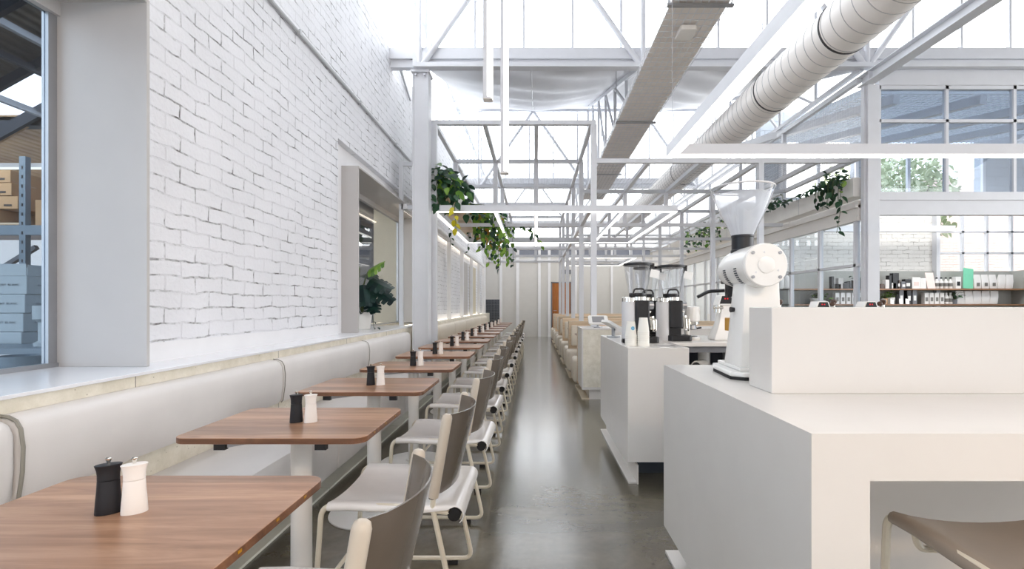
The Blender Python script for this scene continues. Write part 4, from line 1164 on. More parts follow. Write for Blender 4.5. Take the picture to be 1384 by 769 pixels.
def tap(label, x, y, s=1.0, mirror=1):
    t = thing('brewing_tap', label, 'coffee machine', (x, y, .93), 'white pedestal coffee machines')
    z = .93
    mb = MB(); rr = []
    for (zz, x0, x1, d) in ((0,-.10,.10,.085),(.02,-.10,.10,.085),(.14,-.055,.075,.06),(.27,-.03,.07,.05),(.30,-.03,.07,.05)):
        rr.append([mb.bm.verts.new((x+mirror*px, y+py, z+zz*s)) for px, py in ((x0,-d),(x1,-d),(x1,d),(x0,d))])
    mb.bm.faces.new(rr[0][::-1]); mb.bm.faces.new(rr[-1])
    for a, b in zip(rr, rr[1:]):
        for k in range(4): mb.bm.faces.new((a[k], a[(k+1)%4], b[(k+1)%4], b[k]))
    mb.build('pedestal', 'whiteplastic', t, bevel=.008, smooth=True)
    MB().prism([(x-.065, z+.30*s), (x+.075, z+.30*s), (x+.05, z+.39*s), (x-.04, z+.39*s)], 'Y', y-.06, y+.06).build('head', 'whiteplastic', t, bevel=.006)
    dp = MB().prism([(x-.05, z+.315*s), (x+.06, z+.315*s), (x+.04, z+.382*s), (x-.03, z+.382*s)], 'Y', y-.063, y-.0601).build('display', 'black', t)
    for k in range(2): MB().box(x-.012+k*.02, x-.002+k*.02, y-.0645, y-.063, z+.352*s, z+.364*s).build('digit', 'redled', dp)
    MB().cyl((x-.06*mirror, y-.03, z+.24*s), (x-.06*mirror, y-.03, z+.30*s), .026, n=18).build('group_head', 'chrome', t, smooth=True)
    MB().cyl((x-.10*mirror, y-.05, z+.28*s), (x-.02*mirror, y-.05, z+.28*s), .011, n=10).build('valve', 'chrome', t, smooth=True)
    MB().sphere((x+.10*mirror, y-.03, z+.365*s), .022, u=12, v=8).build('handle', 'brownbox', t, smooth=True)
tap('white pedestal coffee machine with red digits, left of the large white grinder', 1.56, 4.05, .95)
tap('white coffee machine whose head peeks over the counter upstand, left of two', 2.47, 4.25, .82)
tap('white coffee machine whose head peeks over the counter upstand, right of two', 2.88, 4.25, .82)
for k, (x, lb) in enumerate(((2.13, 'left of both peeking machine heads'), (2.6, 'just right of the left peeking machine head'), (3.03, 'just right of the right peeking machine head'))):
    t = thing('coffee_tamper', 'dark wooden tamper standing on the back bench, ' + lb, 'tamper', (x, 4.25, .93), 'wooden tampers')
    MB().lathe([(.03,0),(.03,.02),(.012,.03),(.012,.05)], (x,4.25,1.17), 16).build('disc', 'chrome', t, smooth=True)
    MB().lathe([(.012,.05),(.026,.075),(.022,.095),(.0,.102)], (x,4.25,1.17), 16).build('handle', 'brownbox', t, smooth=True)
    MB().cyl((x,4.25,.93),(x,4.25,1.17),.035,.03,n=16).build('stand', 'greyplastic', t, smooth=True)

# ================================================================== STOOL under the near counter
t = thing('bar_stool', 'taupe saddle seat stool tucked under the foreground counter', 'stool', (1.19, 1.08, 0))
def stool():
    hw = .232; R = .0105; cx, yf, yr = 1.186, 1.30, .84
    T = lambda u, v, z: (cx+v, yf-.0-(u), z)   # u backwards from the front, v sideways
    mb = seat_sheet(hw, .672, 0, .46, .648, .03)
    bmesh.ops.transform(mb.bm, matrix=Matrix.Translation((cx, yf, 0)) @ Matrix.Rotation(-PI/2, 4, 'Z'), verts=mb.bm.verts)
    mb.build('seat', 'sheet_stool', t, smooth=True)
    MB().tube([T(-.055,-hw,.03), T(-.022,-hw,.66), T(.3,-hw,.655), T(.44,-hw,.63), T(.44,hw,.63), T(.3,hw,.655), T(-.022,hw,.66), T(-.055,hw,.03)], R, [0,.05,.06,.05,.05,.06,.05,0], 8, 6).build('seat_frame', 'cream_tube', t, smooth=True)
    MB().tube([T(.06,-hw+.01,.645), T(.06,-hw+.02,.60), T(.06,hw-.02,.60), T(.06,hw-.01,.645)], .009, .045, 8, 6).build('cross_tube', 'cream_tube', t, smooth=True)
    for s in (-1, 1):
        MB().tube([T(.36,s*hw,.64), T(.47,s*hw,.0245), T(-.06,s*hw,.0245), T(-.053,s*hw,.08)], R, [0,.045,.045,0], 8, 6).build('side_frame', 'cream_tube', t, smooth=True)
        for u in (.03, .38): MB().box(cx+s*hw-.011, cx+s*hw+.011, yf-u-.022, yf-u+.022, 0, .016).build('foot', 'rubber', t)
    MB().sweep([T(-.045,-hw,.22), T(-.045,hw,.22)], .009, 8).build('footrest', 'cream_tube', t, smooth=True)
stool()

# ================================================================== BOOTHS on the right of the aisle
c = thing('booth_counter', 'stone faced counter with white trim at the start of the booths', 'counter', (1.9, 6.6, 0))
MB().box(.60, 3.6, 6.27, 6.93, .90, .92).build('worktop', 'counter', c, bevel=.002)
MB().box(.62, 1.02, 6.275, 6.285, .16, .90).build('stone_face', 'stone', c)
MB().box(.605, 3.6, 6.286, 6.93, .14, .90).build('body', 'counter', c)
MB().box(.602, .62, 6.27, 6.286, .13, .90).box(.62, 3.6, 6.27, 6.286, .13, .155).build('white_trim', 'counter', c)
MB().box(1.02, 1.03, 6.274, 6.286, .16, .90).build('shadow_gap', 'black', c)
MB().box(1.03, 3.6, 6.275, 6.286, .16, .90).build('side_panel', 'counter', c)
MB().box(.70, 3.6, 6.31, 6.9, .0, .14).build('plinth', 'counter', c)
MB().box(.605, .70, 6.30, 7.4, 0, .014).build('kickboard', 'kickwood', c)
YK = [8.75, 10.6, 12.45, 14.3, 16.15]
def bench_seat_block(t, y0, y1):
    mb = MB().box(.55, 3.2, y0, y1, .10, .45); mb.build('seat_cushion', 'vinyl_cream', t, bevel=.05, smooth=True, seg=4)
def make_booth():
    t = thing('booth_bench', 'x', 'booth bench', (1.6, 0, 0))
    # plywood frame of the shared back
    MB().box(.60, 3.3, -.10, -.075, .10, .93).box(.60, 3.3, .075, .10, .10, .93).box(.60, .63, -.075, .075, .10, .93).box(.60, 3.3, -.075, .075, .905, .93).build('back_frame', 'pale_wood', t, bevel=.003)
    for s in (-1, 1):
        a, b = sorted((s*.10, s*.165)); MB().box(.64, 3.2, a, b, .50, .86).build('back_cushion', 'vinyl_cream', t, bevel=.028, smooth=True, seg=4)
        a, b = sorted((s*.105, s*.60)); bench_seat_block(t, a, b)
    MB().box(.72, 2.6, -.55, .55, 0, .10).build('plinth', 'counter', t)
    MB().box(.575, .72, -.60, .60, 0, .014).build('kickboard', 'kickwood', t)
    return t
booth0 = make_booth()
for i, y in enumerate(YK):
    o = booth0 if i == 0 else copy_tree(booth0)
    o.location = (1.6, y, 0)
    tag(o, 'double sided cream booth bench with pale plywood back, %s from the stone counter' % ORD[i], 'booth bench', 'booth benches')
t = thing('booth_bench', 'single cream booth seat set against the rear of the stone counter', 'booth bench', (1.6, 7.2, 0), 'booth benches')
MB().box(.60, 2.7, 6.95, 6.98, .10, .93).build('back_frame', 'pale_wood', t)
MB().box(.55, 2.6, 6.99, 7.45, .10, .45).build('seat_cushion', 'vinyl_cream', t, bevel=.05, smooth=True, seg=4)
MB().box(.64, 2.6, 6.985, 7.04, .50, .86).build('back_cushion', 'vinyl_cream', t, bevel=.026, smooth=True, seg=4)
MB().box(.72, 2.6, 6.99, 7.4, 0, .10).build('plinth', 'counter', t)
for i, y in enumerate([7.83, 9.67, 11.52, 13.37, 15.22]):
    t = thing('booth_table', 'thin topped booth table between cream benches, %s from the stone counter' % ORD[i], 'table', (1.6, y, 0), 'booth tables')
    MB().box(.66, 2.6, y-.27, y+.27, .73, .75).build('tabletop', 'table', t, bevel=.002, seg=1)
    MB().cyl((1.6,y,.02),(1.6,y,.73),.04,n=16).build('column', 'steel', t, smooth=True)
    MB().lathe([(.25,0),(.25,.014),(.05,.022)], (1.6,y,0), 32).build('base_plate', 'steel', t, smooth=True)
# ================================================================== PERGOLA GRID (white steel frame over the room)
PY = [6.9, 8.75, 10.6, 12.45, 14.3, 16.15, 17.9]
pg = thing('pergola', 'white square-tube ceiling grid on slim posts over the tables and booths', 'ceiling grid', (.83, 6.9, .93))
# left bay
ZP, ZR, ZQ = 3.82, 2.62, 3.28
XL = [-1.42, -.71, .02, .80]
for i, y in enumerate(PY[:6]):
    MB().box(-1.46, .86, y-.03, y+.03, ZP-.06, ZP).build('rail', 'steel', pg)
    if i: MB().box(-1.46, .86, y-.03, y+.03, ZR, ZR+.06).build('rail', 'steel', pg)
    for x in XL:
        if i == 0 and x in XL[1:3]: continue
        z0 = ZR if x < .7 else (.93 if i else .92)
        if x == XL[0] and i == 0: z0 = .0
        MB().box(x-.04+.03*(x>.7), x+.04+.03*(x>.7), y-.035, y+.035, z0, ZP-.06).build('post', 'steel', pg)
for x in XL:
    MB().box(x-.03, x+.03, PY[0]+.03, PY[5]-.03, ZP-.06, ZP).build('rail', 'steel', pg)
MB().box(.80, .86, PY[0], PY[5], ZR, ZR+.06).build('rail', 'steel', pg)
# right bay
XR = [1.61, 2.36, 3.19, 4.0]
for i, y in enumerate(PY[:6]):
    MB().box(.86, 4.43, y-.03, y+.03, ZQ-.06, ZQ).build('rail', 'steel', pg)
    if i: MB().box(.86, 4.43, y-.025, y+.025, ZR, ZR+.06).build('rail', 'steel', pg)
    MB().box(3.15, 3.22, y-.035, y+.035, .93 if i else 0, ZQ-.06).build('post', 'steel', pg)
    if i:
        MB().box(2.32, 2.38, y-.03, y+.03, ZR+.06, ZQ-.06).build('post', 'steel', pg)
        MB().box(1.58, 1.64, y-.03, y+.03, ZR+.06, ZQ-.06).build('post', 'steel', pg)
for x in XR: MB().box(x-.03, x+.03, PY[0]+.03, PY[5]-.03, ZQ-.06, ZQ).build('rail', 'steel', pg)
# wire mesh laid over both bays
mb = MB()
for k in range(int((.8+1.42)/.055)): mb.bar((-1.40+k*.055, PY[0], ZP+.006), (-1.40+k*.055, PY[5], ZP+.006), .0028)
for k in range(int((PY[5]-PY[0])/.055)): mb.bar((-1.42, PY[0]+k*.055, ZP+.009), (.80, PY[0]+k*.055, ZP+.009), .0028)
mb.build('wire_mesh', 'wire_grey', pg)
mb = MB()
for k in range(int((4.4-.88)/.055)): mb.bar((.88+k*.055, PY[0], ZQ+.006), (.88+k*.055, PY[5], ZQ+.006), .0028)
for k in range(int((PY[5]-PY[0])/.055)): mb.bar((.86, PY[0]+k*.055, ZQ+.009), (4.42, PY[0]+k*.055, ZQ+.009), .0028)
mb.build('wire_mesh', 'wire_grey', pg)

# ================================================================== LIGHTS
def led_bar(name, label, a, b, w=.06, h=.075, cat='linear light', group=None, lit='led'):
    a, b = Vector(a), Vector(b); c = (a+b)/2
    t = thing(name, label, cat, tuple(c), group)
    MB().bar(a+Vector((0,0,h/2)), b+Vector((0,0,h/2)), w, h).build('housing', 'steel', t)
    d = (b-a).normalized()
    MB().bar(a+d*.004+Vector((0,0,-.004)), b-d*.004+Vector((0,0,-.004)), w*.86, .008).build('diffuser', lit, t)
    for p in (a.lerp(b, .2), a.lerp(b, .8)):
        MB().sweep([p+Vector((0,0,h)), p+Vector((0,0,h+.9))], .0015, 5).build('suspension_wire', 'zinc', t)
    return t
def led_ring(name, label, x0, x1, y0, y1, z, w=.06, h=.08, sides='FBLR', group='rectangular light frames'):
    t = thing(name, label, 'linear light', ((x0+x1)/2, (y0+y1)/2, z), group)
    S_ = {'F': ((x0,y0),(x1,y0)), 'B': ((x0,y1),(x1,y1)), 'L': ((x0,y0),(x0,y1)), 'R': ((x1,y0),(x1,y1))}
    for s in sides:
        (ax, ay), (bx, by) = S_[s]
        horiz = s in 'FB'
        if horiz: ax -= w/2; bx += w/2
        else:
            ay += w/2; by -= w/2
        hb = MB()
        if horiz: hb.box(ax, bx, ay-w/2, ay+w/2, z, z+h)
        else: hb.box(ax-w/2, ax+w/2, ay, by, z, z+h)
        hb.build('housing', 'steel', t)
        lb = MB()
        if horiz: lb.box(ax+.006, bx-.006, ay-w*.46, ay+w*.46, z-.010, z)
        else: lb.box(ax-w*.46, ax+w*.46, ay-.02, by+.02, z-.010, z)
        lb.build('diffuser', 'led', t)
    if y0 < 0:
        for (wx, wy) in ((x0, y1), (x0, y0), (x1, y1), (x1, y0)): MB().sweep([(wx, wy, z+h), (wx, wy, 4.7 if wy > 0 else 4.3)], .0015, 5).build('suspension_wire', 'zinc', t)
    return t
led_ring('rectangular_light', 'large suspended L-shaped light frame nearest the viewer, crossing the right column', 1.21, 6.3, -.8, 4.30, 2.535, .09, .09, 'FBLR')
led_ring('rectangular_light', 'rectangular light under the ceiling grid behind the left column', -1.41, 1.97, 6.86, 10.28, 2.53, .06, .085)
led_ring('rectangular_light', 'rectangular light furthest away, above the end booths', .97, 2.8, 13.6, 16.3, 2.53, .06, .07)
for x, lb in ((-.56, 'leftmost of the strips inside the first light frame'), (.02, 'middle strip inside the first light frame'), (1.24, 'rightmost strip inside the first light frame')):
    led_bar('light_strip', 'thin bright strip, ' + lb, (x, 6.95, 2.53), (x, 10.9, 2.53), .05, .05, group='strips in the light frame')
# vertical pendants
for (x, y, z0, w, lb) in ((-.391, 4.07, 2.93, .076, 'shorter and left of two, hanging before the clerestory'), (-.296, 4.75, 2.50, .076, 'longer and right of two, ending lower')):
    t = thing('vertical_pendant', 'square white vertical tube light, ' + lb, 'pendant light', (x, y, z0), 'vertical tube lights')
    MB().box(x-w/2, x+w/2-.012, y-w/2, y+w/2, z0, 5.4).build('housing', 'steel', t)
    MB().box(x+w/2-.012, x+w/2, y-w/2+.003, y+w/2-.003, z0+.012, 5.4).box(x-.004, x+w/2-.012, y-w/2-.004, y-w/2, z0+.012, 5.4).build('diffuser', 'led', t)
    MB().box(x-w/2, x+w/2, y-w/2, y+w/2, z0-.006, z0).build('end_cap', 'tray_board', t)
    MB().sweep([(x, y, 5.4), (x, y, 5.75)], .003, 6).build('suspension_wire', 'zinc', t)
# hidden-in-the-room wash light on the ledge beyond the column
t = thing('ledge_light', 'warm light strip along the side ledge behind the cream banquette', 'linear light', (-1.8, 12, .91))
MB().box(-1.925, -1.905, 7.0, 17.5, .905, .915).build('diffuser', 'ledwarm', t)
t = thing('ledge_light', 'warm light strip tucked under the side ledge above the cream backrests', 'linear light', (-1.75, 12, .87))
MB().box(-1.758, -1.745, 7.0, 17.5, .866, .875).build('diffuser', 'ledwarm', t)
t = thing('ledge_light', 'warm light strip above the cream wall panels on the left', 'linear light', (-1.8, 12, 2.57))
MB().box(-1.93, -1.905, 7.0, 17.5, 2.60, 2.61).build('diffuser', 'ledwarm', t)

# ================================================================== DUCT AND CABLE TRAY
DX, DZ, DR = 2.89, 3.81, .25
t = thing('spiral_duct', 'large white spiral air duct running overhead along the room', 'air duct', (DX, 6, DZ))
st = []; y = 1.2
MB().sweep([(DX, .5, DZ), (DX, 15.5, DZ)], DR, 48).build('tube', 'duct', t, smooth=True)
mb = MB(); y = .6
while y < 15.4:
    mb.sweep([(DX, y-.005, DZ), (DX, y, DZ), (DX, y+.005, DZ)], [DR, DR+.0035, DR], 48, caps=False); y += .145
mb.build('spiral_seam', 'ductseam', t, smooth=True)
for y in (4.55, 5.9, 9.5):
    MB().sweep([(DX, y-.012, DZ), (DX, y-.008, DZ), (DX, y+.008, DZ), (DX, y+.012, DZ)], [DR, DR+.006, DR+.006, DR], 48, caps=False).build('joint_ring', 'joint', t, smooth=True)
# grille let into the lower left flank
mb = MB(); gb = MB()
for k in range(7):
    a = math.radians(208+k*5.2)
    p = Vector((DX+(DR+.004)*math.cos(a), 0, DZ+(DR+.004)*math.sin(a)))
    mb.bar(p+Vector((0,3.15,0)), p+Vector((0,3.52,0)), .008, .006, up=(math.cos(a),0,math.sin(a)))
rows = []
for k in range(9):
    a = math.radians(203+k*5.4); rows.append([(DX+(DR+.002)*math.cos(a), 3.12, DZ+(DR+.002)*math.sin(a)), (DX+(DR+.002)*math.cos(a), 3.55, DZ+(DR+.002)*math.sin(a))])
gb.grid(rows, .001).build('grille_recess', 'joint', t)
mb.build('grille_blade', 'silverpaint', t)
for y in (2.6, 6.2, 9.8, 13.2):
    MB().sweep([(DX, y, DZ+DR), (DX, y, DZ+DR+.75)], .006, 6).build('hanger_rod', 'zinc', t)

t = thing('cable_tray', 'long wire mesh cable tray with pale board, hanging left of the duct', 'cable tray', (1.47, 6, 3.9))
TZ = 3.90; xa, xb = 1.206, 1.74
MB().box(xa+.01, xb-.01, .5, 12.5, TZ+.012, TZ+.02).build('board', 'tray_board', t)
mb = MB()
for k in range(9):
    x = xa+(xb-xa)*k/8; mb.bar((x, .5, TZ), (x, 12.5, TZ), .0048)
y = .5
while y < 12.5:
    mb.bar((xa, y, TZ+.004), (xb, y, TZ+.004), .0048)
    mb.bar((xa, y, TZ), (xa, y, TZ+.07), .005, up=(0,1,0)); mb.bar((xb, y, TZ), (xb, y, TZ+.07), .005, up=(0,1,0)); y += .1
for x in (xa, xb):
    for z in (.035, .07): mb.bar((x, .5, TZ+z), (x, 12.5, TZ+z), .005)
mb.build('wire_mesh', 'wire', t)
for y in (4.35, 7.15, 10.0):
    MB().box(xa-.03, xb+.03, y-.02, y+.02, TZ-.022, TZ-.004).build('cross_channel', 'zinc', t)
    for x in (xa-.015, xb+.015): MB().sweep([(x, y, TZ-.02), (x, y, TZ+.95)], .005, 6).build('hanger_rod', 'zinc', t)
t = thing('emergency_light', 'flat white emergency light box fixed under the cable tray', 'light', (1.47, 4.75, 3.87))
MB().prism(rrect(1.385, 1.555, 4.65, 4.86, .03), 'Z', 3.845, 3.892).build('housing', 'whiteplastic', t, bevel=.01)
cc = MB().tube([(1.25,11.2,3.89),(1.3,11.5,3.8),(1.4,11.4,3.83),(1.52,11.7,3.76),(1.65,11.4,3.84),(1.7,11.6,3.89)], .012, .06, 6)
tag(cc.build('slack_cable', 'conduit', smooth=True), 'slack bundle of cables sagging below the far end of the cable tray', 'cable')

# ================================================================== PLANTERS AND PLANTS
def planter(label, x0, x1, y0, y1, z0, z1, base='planter', joints=()):
    t = thing('planter_box', label, 'planter', ((x0+x1)/2, (y0+y1)/2, z0))
    MB().box(x0, x1, y0, y1, z0, z0+.02).build('base_board', base, t)
    MB().box(x0, x0+.015, y0, y1, z0+.02, z1).box(x1-.015, x1, y0, y1, z0+.02, z1).box(x0+.015, x1-.015, y0, y0+.015, z0+.02, z1).box(x0+.015, x1-.015, y1-.015, y1, z0+.02, z1).build('side', 'planter', t)
    MB().box(x0+.015, x1-.015, y0+.015, y1-.015, z1-.05, z1-.03).build('soil', 'soil', t)
    for y in joints: MB().box(x0-.0015, x1+.0015, y-.004, y+.004, z0-.0015, z1-.002).build('joint_line', 'conduit', t)
    return t
planter('white trough planter with pale timber underside hanging along the left wall', -1.62, -1.20, 7.0, 11.6, 2.78, 3.05, 'pale_wood', (8.2, 9.4, 10.5))
planter('white trough planter running along the top of the right partition', 4.40, 4.62, 6.75, 15.5, 2.72, 2.98, 'planter', (8.15, 9.6, 11.2, 13.0))
MB_leafrot = lambda: Vector((random.uniform(-1,1), random.uniform(-1,1), random.uniform(-.9,.25)))
def trailing(label, origin, vines, mats, sizes, seedv, group=None, cat='plant'):
    """vines: list of polylines; leaves set alternately along them"""
    random.seed(seedv)
    t = thing('trailing_plant', label, cat, origin, group)
    stem = MB(); leafs = {m: MB() for m in set(mats)}
    for (pts, n, ml, sz) in vines:
        if len(vines) <= 4: stem = MB()
        stem.tube(pts, .0035, .08, 5, 4)
        P = [Vector(p) for p in pts]
        L = [(P[i+1]-P[i]).length for i in range(len(P)-1)]; tot = sum(L)
        for k in range(n):
            d = tot*(k+.6)/n; i = 0
            while i < len(L)-1 and d > L[i]: d -= L[i]; i += 1
            p = P[i].lerp(P[i+1], min(1, d/L[i])); dr = (P[i+1]-P[i]).normalized()
            side = Vector((random.uniform(-1,1), random.uniform(-1,.4), random.uniform(-.9,.1)))
            dd = (dr*.4+side).normalized()
            m = random.choice(ml); s = sz*random.uniform(.7, 1.2)
            q = p+dd*.02
            stem.sweep([p, q], .0018, 4)
            leaf(leafs[m], q, dd, s, random.uniform(.55,.75), up=(random.uniform(-.4,.4), -.9+random.uniform(-.4,.4), .7), fold=random.uniform(.1,.35), droop=random.uniform(.05,.3))
        if len(vines) <= 4: stem.build('stem', 'vine', t, smooth=True)
    if len(vines) > 4: stem.build('stem', 'vine', t, smooth=True)
    for m, b in leafs.items():
        if len(b.bm.verts): b.build('foliage', m, t, smooth=True)
        else: b.bm.free()
    return t
R = random.Random(3)
# big dark pothos at the near end of the left planter
v = []
for k in range(24):
    x = -1.56+.36*R.random(); y = 6.95+1.1*R.random(); 
    out = R.uniform(.05,.22); drop = R.uniform(.1,.42)
    v.append(([(x, y, 3.02), (x+R.uniform(-.05,.1), y-.05, 3.12+R.uniform(0,.12)), (x+out, y-.12-.1*R.random(), 3.02), (x+out+.04, y-.18, 3.02-drop)], 8, ['leaf_dark','leaf_dark','leaf_dark','leaf_light'] if k > 11 else ['leaf_dark'], .145))
v.append(([(-1.42,6.97,3.0),(-1.44,6.82,2.95),(-1.45,6.80,2.6)], 7, ['leaf_dark'], .12))
v.append(([(-1.20,6.98,3.0),(-1.12,6.8,2.95),(-1.10,6.8,2.62)], 5, ['leaf_dark'], .12))
v.append(([(-1.12,6.8,2.62),(-1.10,6.8,2.28)], 6, ['leaf_yellow'], .11))
trailing('dark leaved trailing pothos with one yellow strand at the near end of the left planter', (-1.4, 6.9, 3.0), v, ['leaf_dark','leaf_light','leaf_yellow'], .12, 11)
# lighter mass hanging further along
v = []
for k in range(34):
    x = -1.28+.14*R.random(); y = 8.6+1.7*R.random(); out = R.uniform(.1,.75); drop = R.uniform(.3,1.05)*(1 if out > .25 else .7)
    ml = ['leaf_light','leaf_light','leaf_dark'] if k % 4 else ['leaf_light','leaf_brown','leaf_light','leaf_light']
    v.append(([(x, y, 3.03), (x+out*.5, y-.1, 3.0-.1*R.random()), (x+out, y-.1, 2.88-.2*R.random()), (x+out+.03, y-.12, 2.95-drop)], 14, ml, .105))
for k in range(4):
    y = 8.9+.2*k
    v.append(([(-1.2, y, 3.0), (-.7, y-.1, 2.75), (-.35+.08*k, y-.1, 2.68), (-.02+.12*k*.5, y-.1, 2.6-.1*k)], 10, ['leaf_dark','leaf_light'], .10))
trailing('light green vine mass with amber leaf tips hanging from the middle of the left planter', (-1.0, 9.3, 2.9), v, [ 'leaf_dark','leaf_light','leaf_yellow','leaf_brown'], .1, 12)
v = []
for (x, y, n) in ((-1.72, 7.6, 3), (-1.70, 9.3, 3), (-1.55, 10.6, 3)):
    v.append(([(x+.3, y, 2.86), (x+.12, y-.04, 2.8), (x+.1, y-.05, 2.34)], n+3, ['leaf_dark'], .09))
trailing('sparse dark tendrils hanging between the left planter and the wall panels', (-1.5, 9, 2.8), v, ['leaf_dark'], .09, 13)
# right planter
v = []
for k in range(12):
    y = 6.85+.5*R.random(); x = 4.40; out = R.uniform(.05,.25)
    v.append(([(x+.06, y, 2.97), (x-out*.3, y, 3.05+.16*R.random()), (x-out, y-.03, 2.98), (x-out-.02, y-.05, 2.98-R.uniform(.15,.35))], 6, ['leaf_dark'], .10))
v.append(([(4.38,6.85,3.0),(4.26,6.8,2.9),(4.25,6.8,2.5),(4.20,6.8,2.22)], 12, ['leaf_dark','leaf_dark','leaf_light'], .10))
for k in range(4): v.append(([(4.42,7.2,2.98),(4.34,7.5,3.04),(4.33,8.0+.3*k,3.0)], 9, ['leaf_dark'], .08))
trailing('dark trailing pothos spilling beside the right column with one long strand', (4.4, 6.9, 3.0), v, ['leaf_dark','leaf_light'], .1, 14)
v = []
for k in range(16):
    y = 8.3+2.0*R.random(); v.append(([(4.45,y,2.97),(4.36,y,3.02+.2*R.random()),(4.30,y-.1,2.92+.15*R.random())], 7, ['leaf_dark'], .085))
trailing('low dark creeper along the middle stretch of the right planter', (4.4, 9.3, 3.0), v, ['leaf_dark'], .08, 15)
v = []
for k in range(18):
    y = 11.2+3.2*R.random(); v.append(([(4.45,y,2.97),(4.33,y,3.05+.32*R.random()),(4.22,y-.15,2.95),(4.2,y-.15,2.66+.15*R.random())], 8, ['leaf_dark','leaf_dark','leaf_light'], .10))
trailing('bushy creeper hanging from the far end of the right planter', (4.4, 12.5, 3.0), v, ['leaf_dark','leaf_light'], .1, 16)

# monstera in its pot on the window ledge
t = thing('potted_monstera', 'dark split-leaf potted plant on the ledge inside the second window', 'plant', (-2.10, 5.95, .925))
MB().lathe([(.085,0),(.09,.004),(.112,.20),(.114,.205),(.104,.205),(.10,.18)], (-2.10,5.95,.925), 28).build('pot', 'planter', t, smooth=True)
MB().lathe([(.102,.17),(.06,.185),(0,.19)], (-2.10,5.95,.925), 20).build('soil', 'soil', t)
st_ = MB(); lf_ = MB(); ll_ = MB()
def monstera_leaf(mb, p, d, size, up):
    p = Vector(p); d = Vector(d).normalized(); u = Vector(up); s = d.cross(u).normalized(); u = s.cross(d).normalized()
    for sg in (-1, 1):
        # five fingers per side joined along the midrib
        for k in range(5):
            t0 = k/5; t1 = (k+1)/5
            w = size*.46*math.sin(PI*min(1, (.30+t0*.66)))**.8
            a = p+d*(size*t0); b = p+d*(size*t1)
            m1 = p+d*(size*(t0+.02)) + s*(sg*w*.5) - u*(.06*w); m2 = p+d*(size*(t1+.03)) + s*(sg*w*.5) - u*(.06*w)
            tip = p+d*(size*(t0+.06)) + s*(sg*w) - u*(.24*w)
            tip2 = p+d*(size*(t0+.20)) + s*(sg*w*.94) - u*(.26*w)
            v = [mb.bm.verts.new(q) for q in (a, b, m2, m1)]; mb.bm.faces.new(v)
            mb.bm.faces.new([v[3], v[2], mb.bm.verts.new(tip2), mb.bm.verts.new(tip)])
for (q, d, sz, m) in (((-2.02,5.90,1.62),(.55,-.2,.25),.26,ll_), ((-2.10,5.85,1.66),(-.5,-.5,.3),.24,ll_), ((-1.98,5.86,1.52),(.8,-.1,-.35),.30,lf_), ((-2.05,5.82,1.46),(.25,-.5,-.7),.32,lf_), ((-1.96,5.92,1.44),(.8,.1,-.6),.30,lf_), ((-2.14,5.84,1.40),(-.2,-.6,-.5),.28,lf_), ((-2.0,5.9,1.30),(.4,-.4,-.6),.24,lf_), ((-2.1,6.05,1.55),(.1,.7,.2),.26,lf_)):
    st_.tube([(-2.10,5.95,1.10), ((q[0]-2.10)/2-.03, (q[1]+5.95)/2, (q[2]+1.2)/2), q], .006, .1, 6)
    if m is ll_: m = MB()
    monstera_leaf(m, q, d, sz, (.3,-.7,.8))
    if m is not lf_: m.build('young_leaf', 'leaf_light', t)
for k in range(14):
    a = 2*PI*k/14; leaf(lf_, (-2.10+.08*math.cos(a), 5.95+.08*math.sin(a), 1.13), (math.cos(a), math.sin(a), random.uniform(-.1,.6)), .09)
st_.tube([(-2.0,5.9,1.13),(-1.95,5.86,1.1),(-1.93,5.85,.95)], .003, .03, 5)
for q in ((-1.93,5.85,1.02),(-1.93,5.83,.955),(-1.88,5.84,.95)): leaf(lf_, q, (.4,-.4,-.15), .06)
st_.build('stem', 'vine', t, smooth=True); lf_.build('foliage', 'leaf_mon', t); ll_.bm.free()

# ================================================================== SHOP SHELVES AND STOCK
sh = thing('display_shelf', 'two tier wall shelf stocked with coffee goods beyond the counters', 'shelf', (8, 10.3, 1.0))
SX0, SX1, SF, SB = 5.3, 10.3, 10.22, 10.56
U, Lw = 1.56, 1.235
MB().box(SX0, SX1, SF, SB, U-.03, U).build('upper_board', 'shelf_wood', sh)
MB().box(SX0, SX1, SF, SB, Lw-.03, Lw).build('lower_board', 'shelf_wood', sh)
MB().box(SX0, SX1, SB, SB+.03, 0, 1.95).build('back_panel', 'peg', sh)
MB().box(SX1, SX1+.03, SF-.35, SB+.03, 0, 1.95).build('end_panel', 'peg', sh)
MB().box(SX0, SX1, SF+.02, SB, .0, .10).box(SX0, SX0+.03, SF, SB, 0, U).build('carcass', 'peg', sh)
def X(px): return (px-723)/64.2
def pouch(label, px, z, w=.16, h=.26, g='x', tilt=0, lab=True):
    x = X(px); y = SF+.12
    t = thing('coffee_pouch', label, 'coffee bag', (x, y, z), g)
    mb = MB(); rr = []
    for (zz, ww, dd) in ((0,w*.46,.04),(.02,w*.5,.05),(h*.5,w*.5,.042),(h*.86,w*.48,.012),(h,w*.47,.004)):
        rr.append([mb.bm.verts.new((x+a+tilt*zz, y+b, z+zz)) for a, b in ((-ww,-dd*.7),(0,-dd),(ww,-dd*.7),(ww,dd*.7),(0,dd),(-ww,dd*.7))])
    mb.bm.faces.new(rr[0][::-1]); mb.bm.faces.new(rr[-1])
    for a, b in zip(rr, rr[1:]):
        for k in range(6): mb.bm.faces.new((a[k], a[(k+1)%6], b[(k+1)%6], b[k]))
    mb.build('bag', 'pouch', t, smooth=True)
    if lab: MB().box(x-w*.2, x+w*.2, y-.054, y-.0495, z+h*.18, z+h*.42).build('label', 'pouchlab', t)
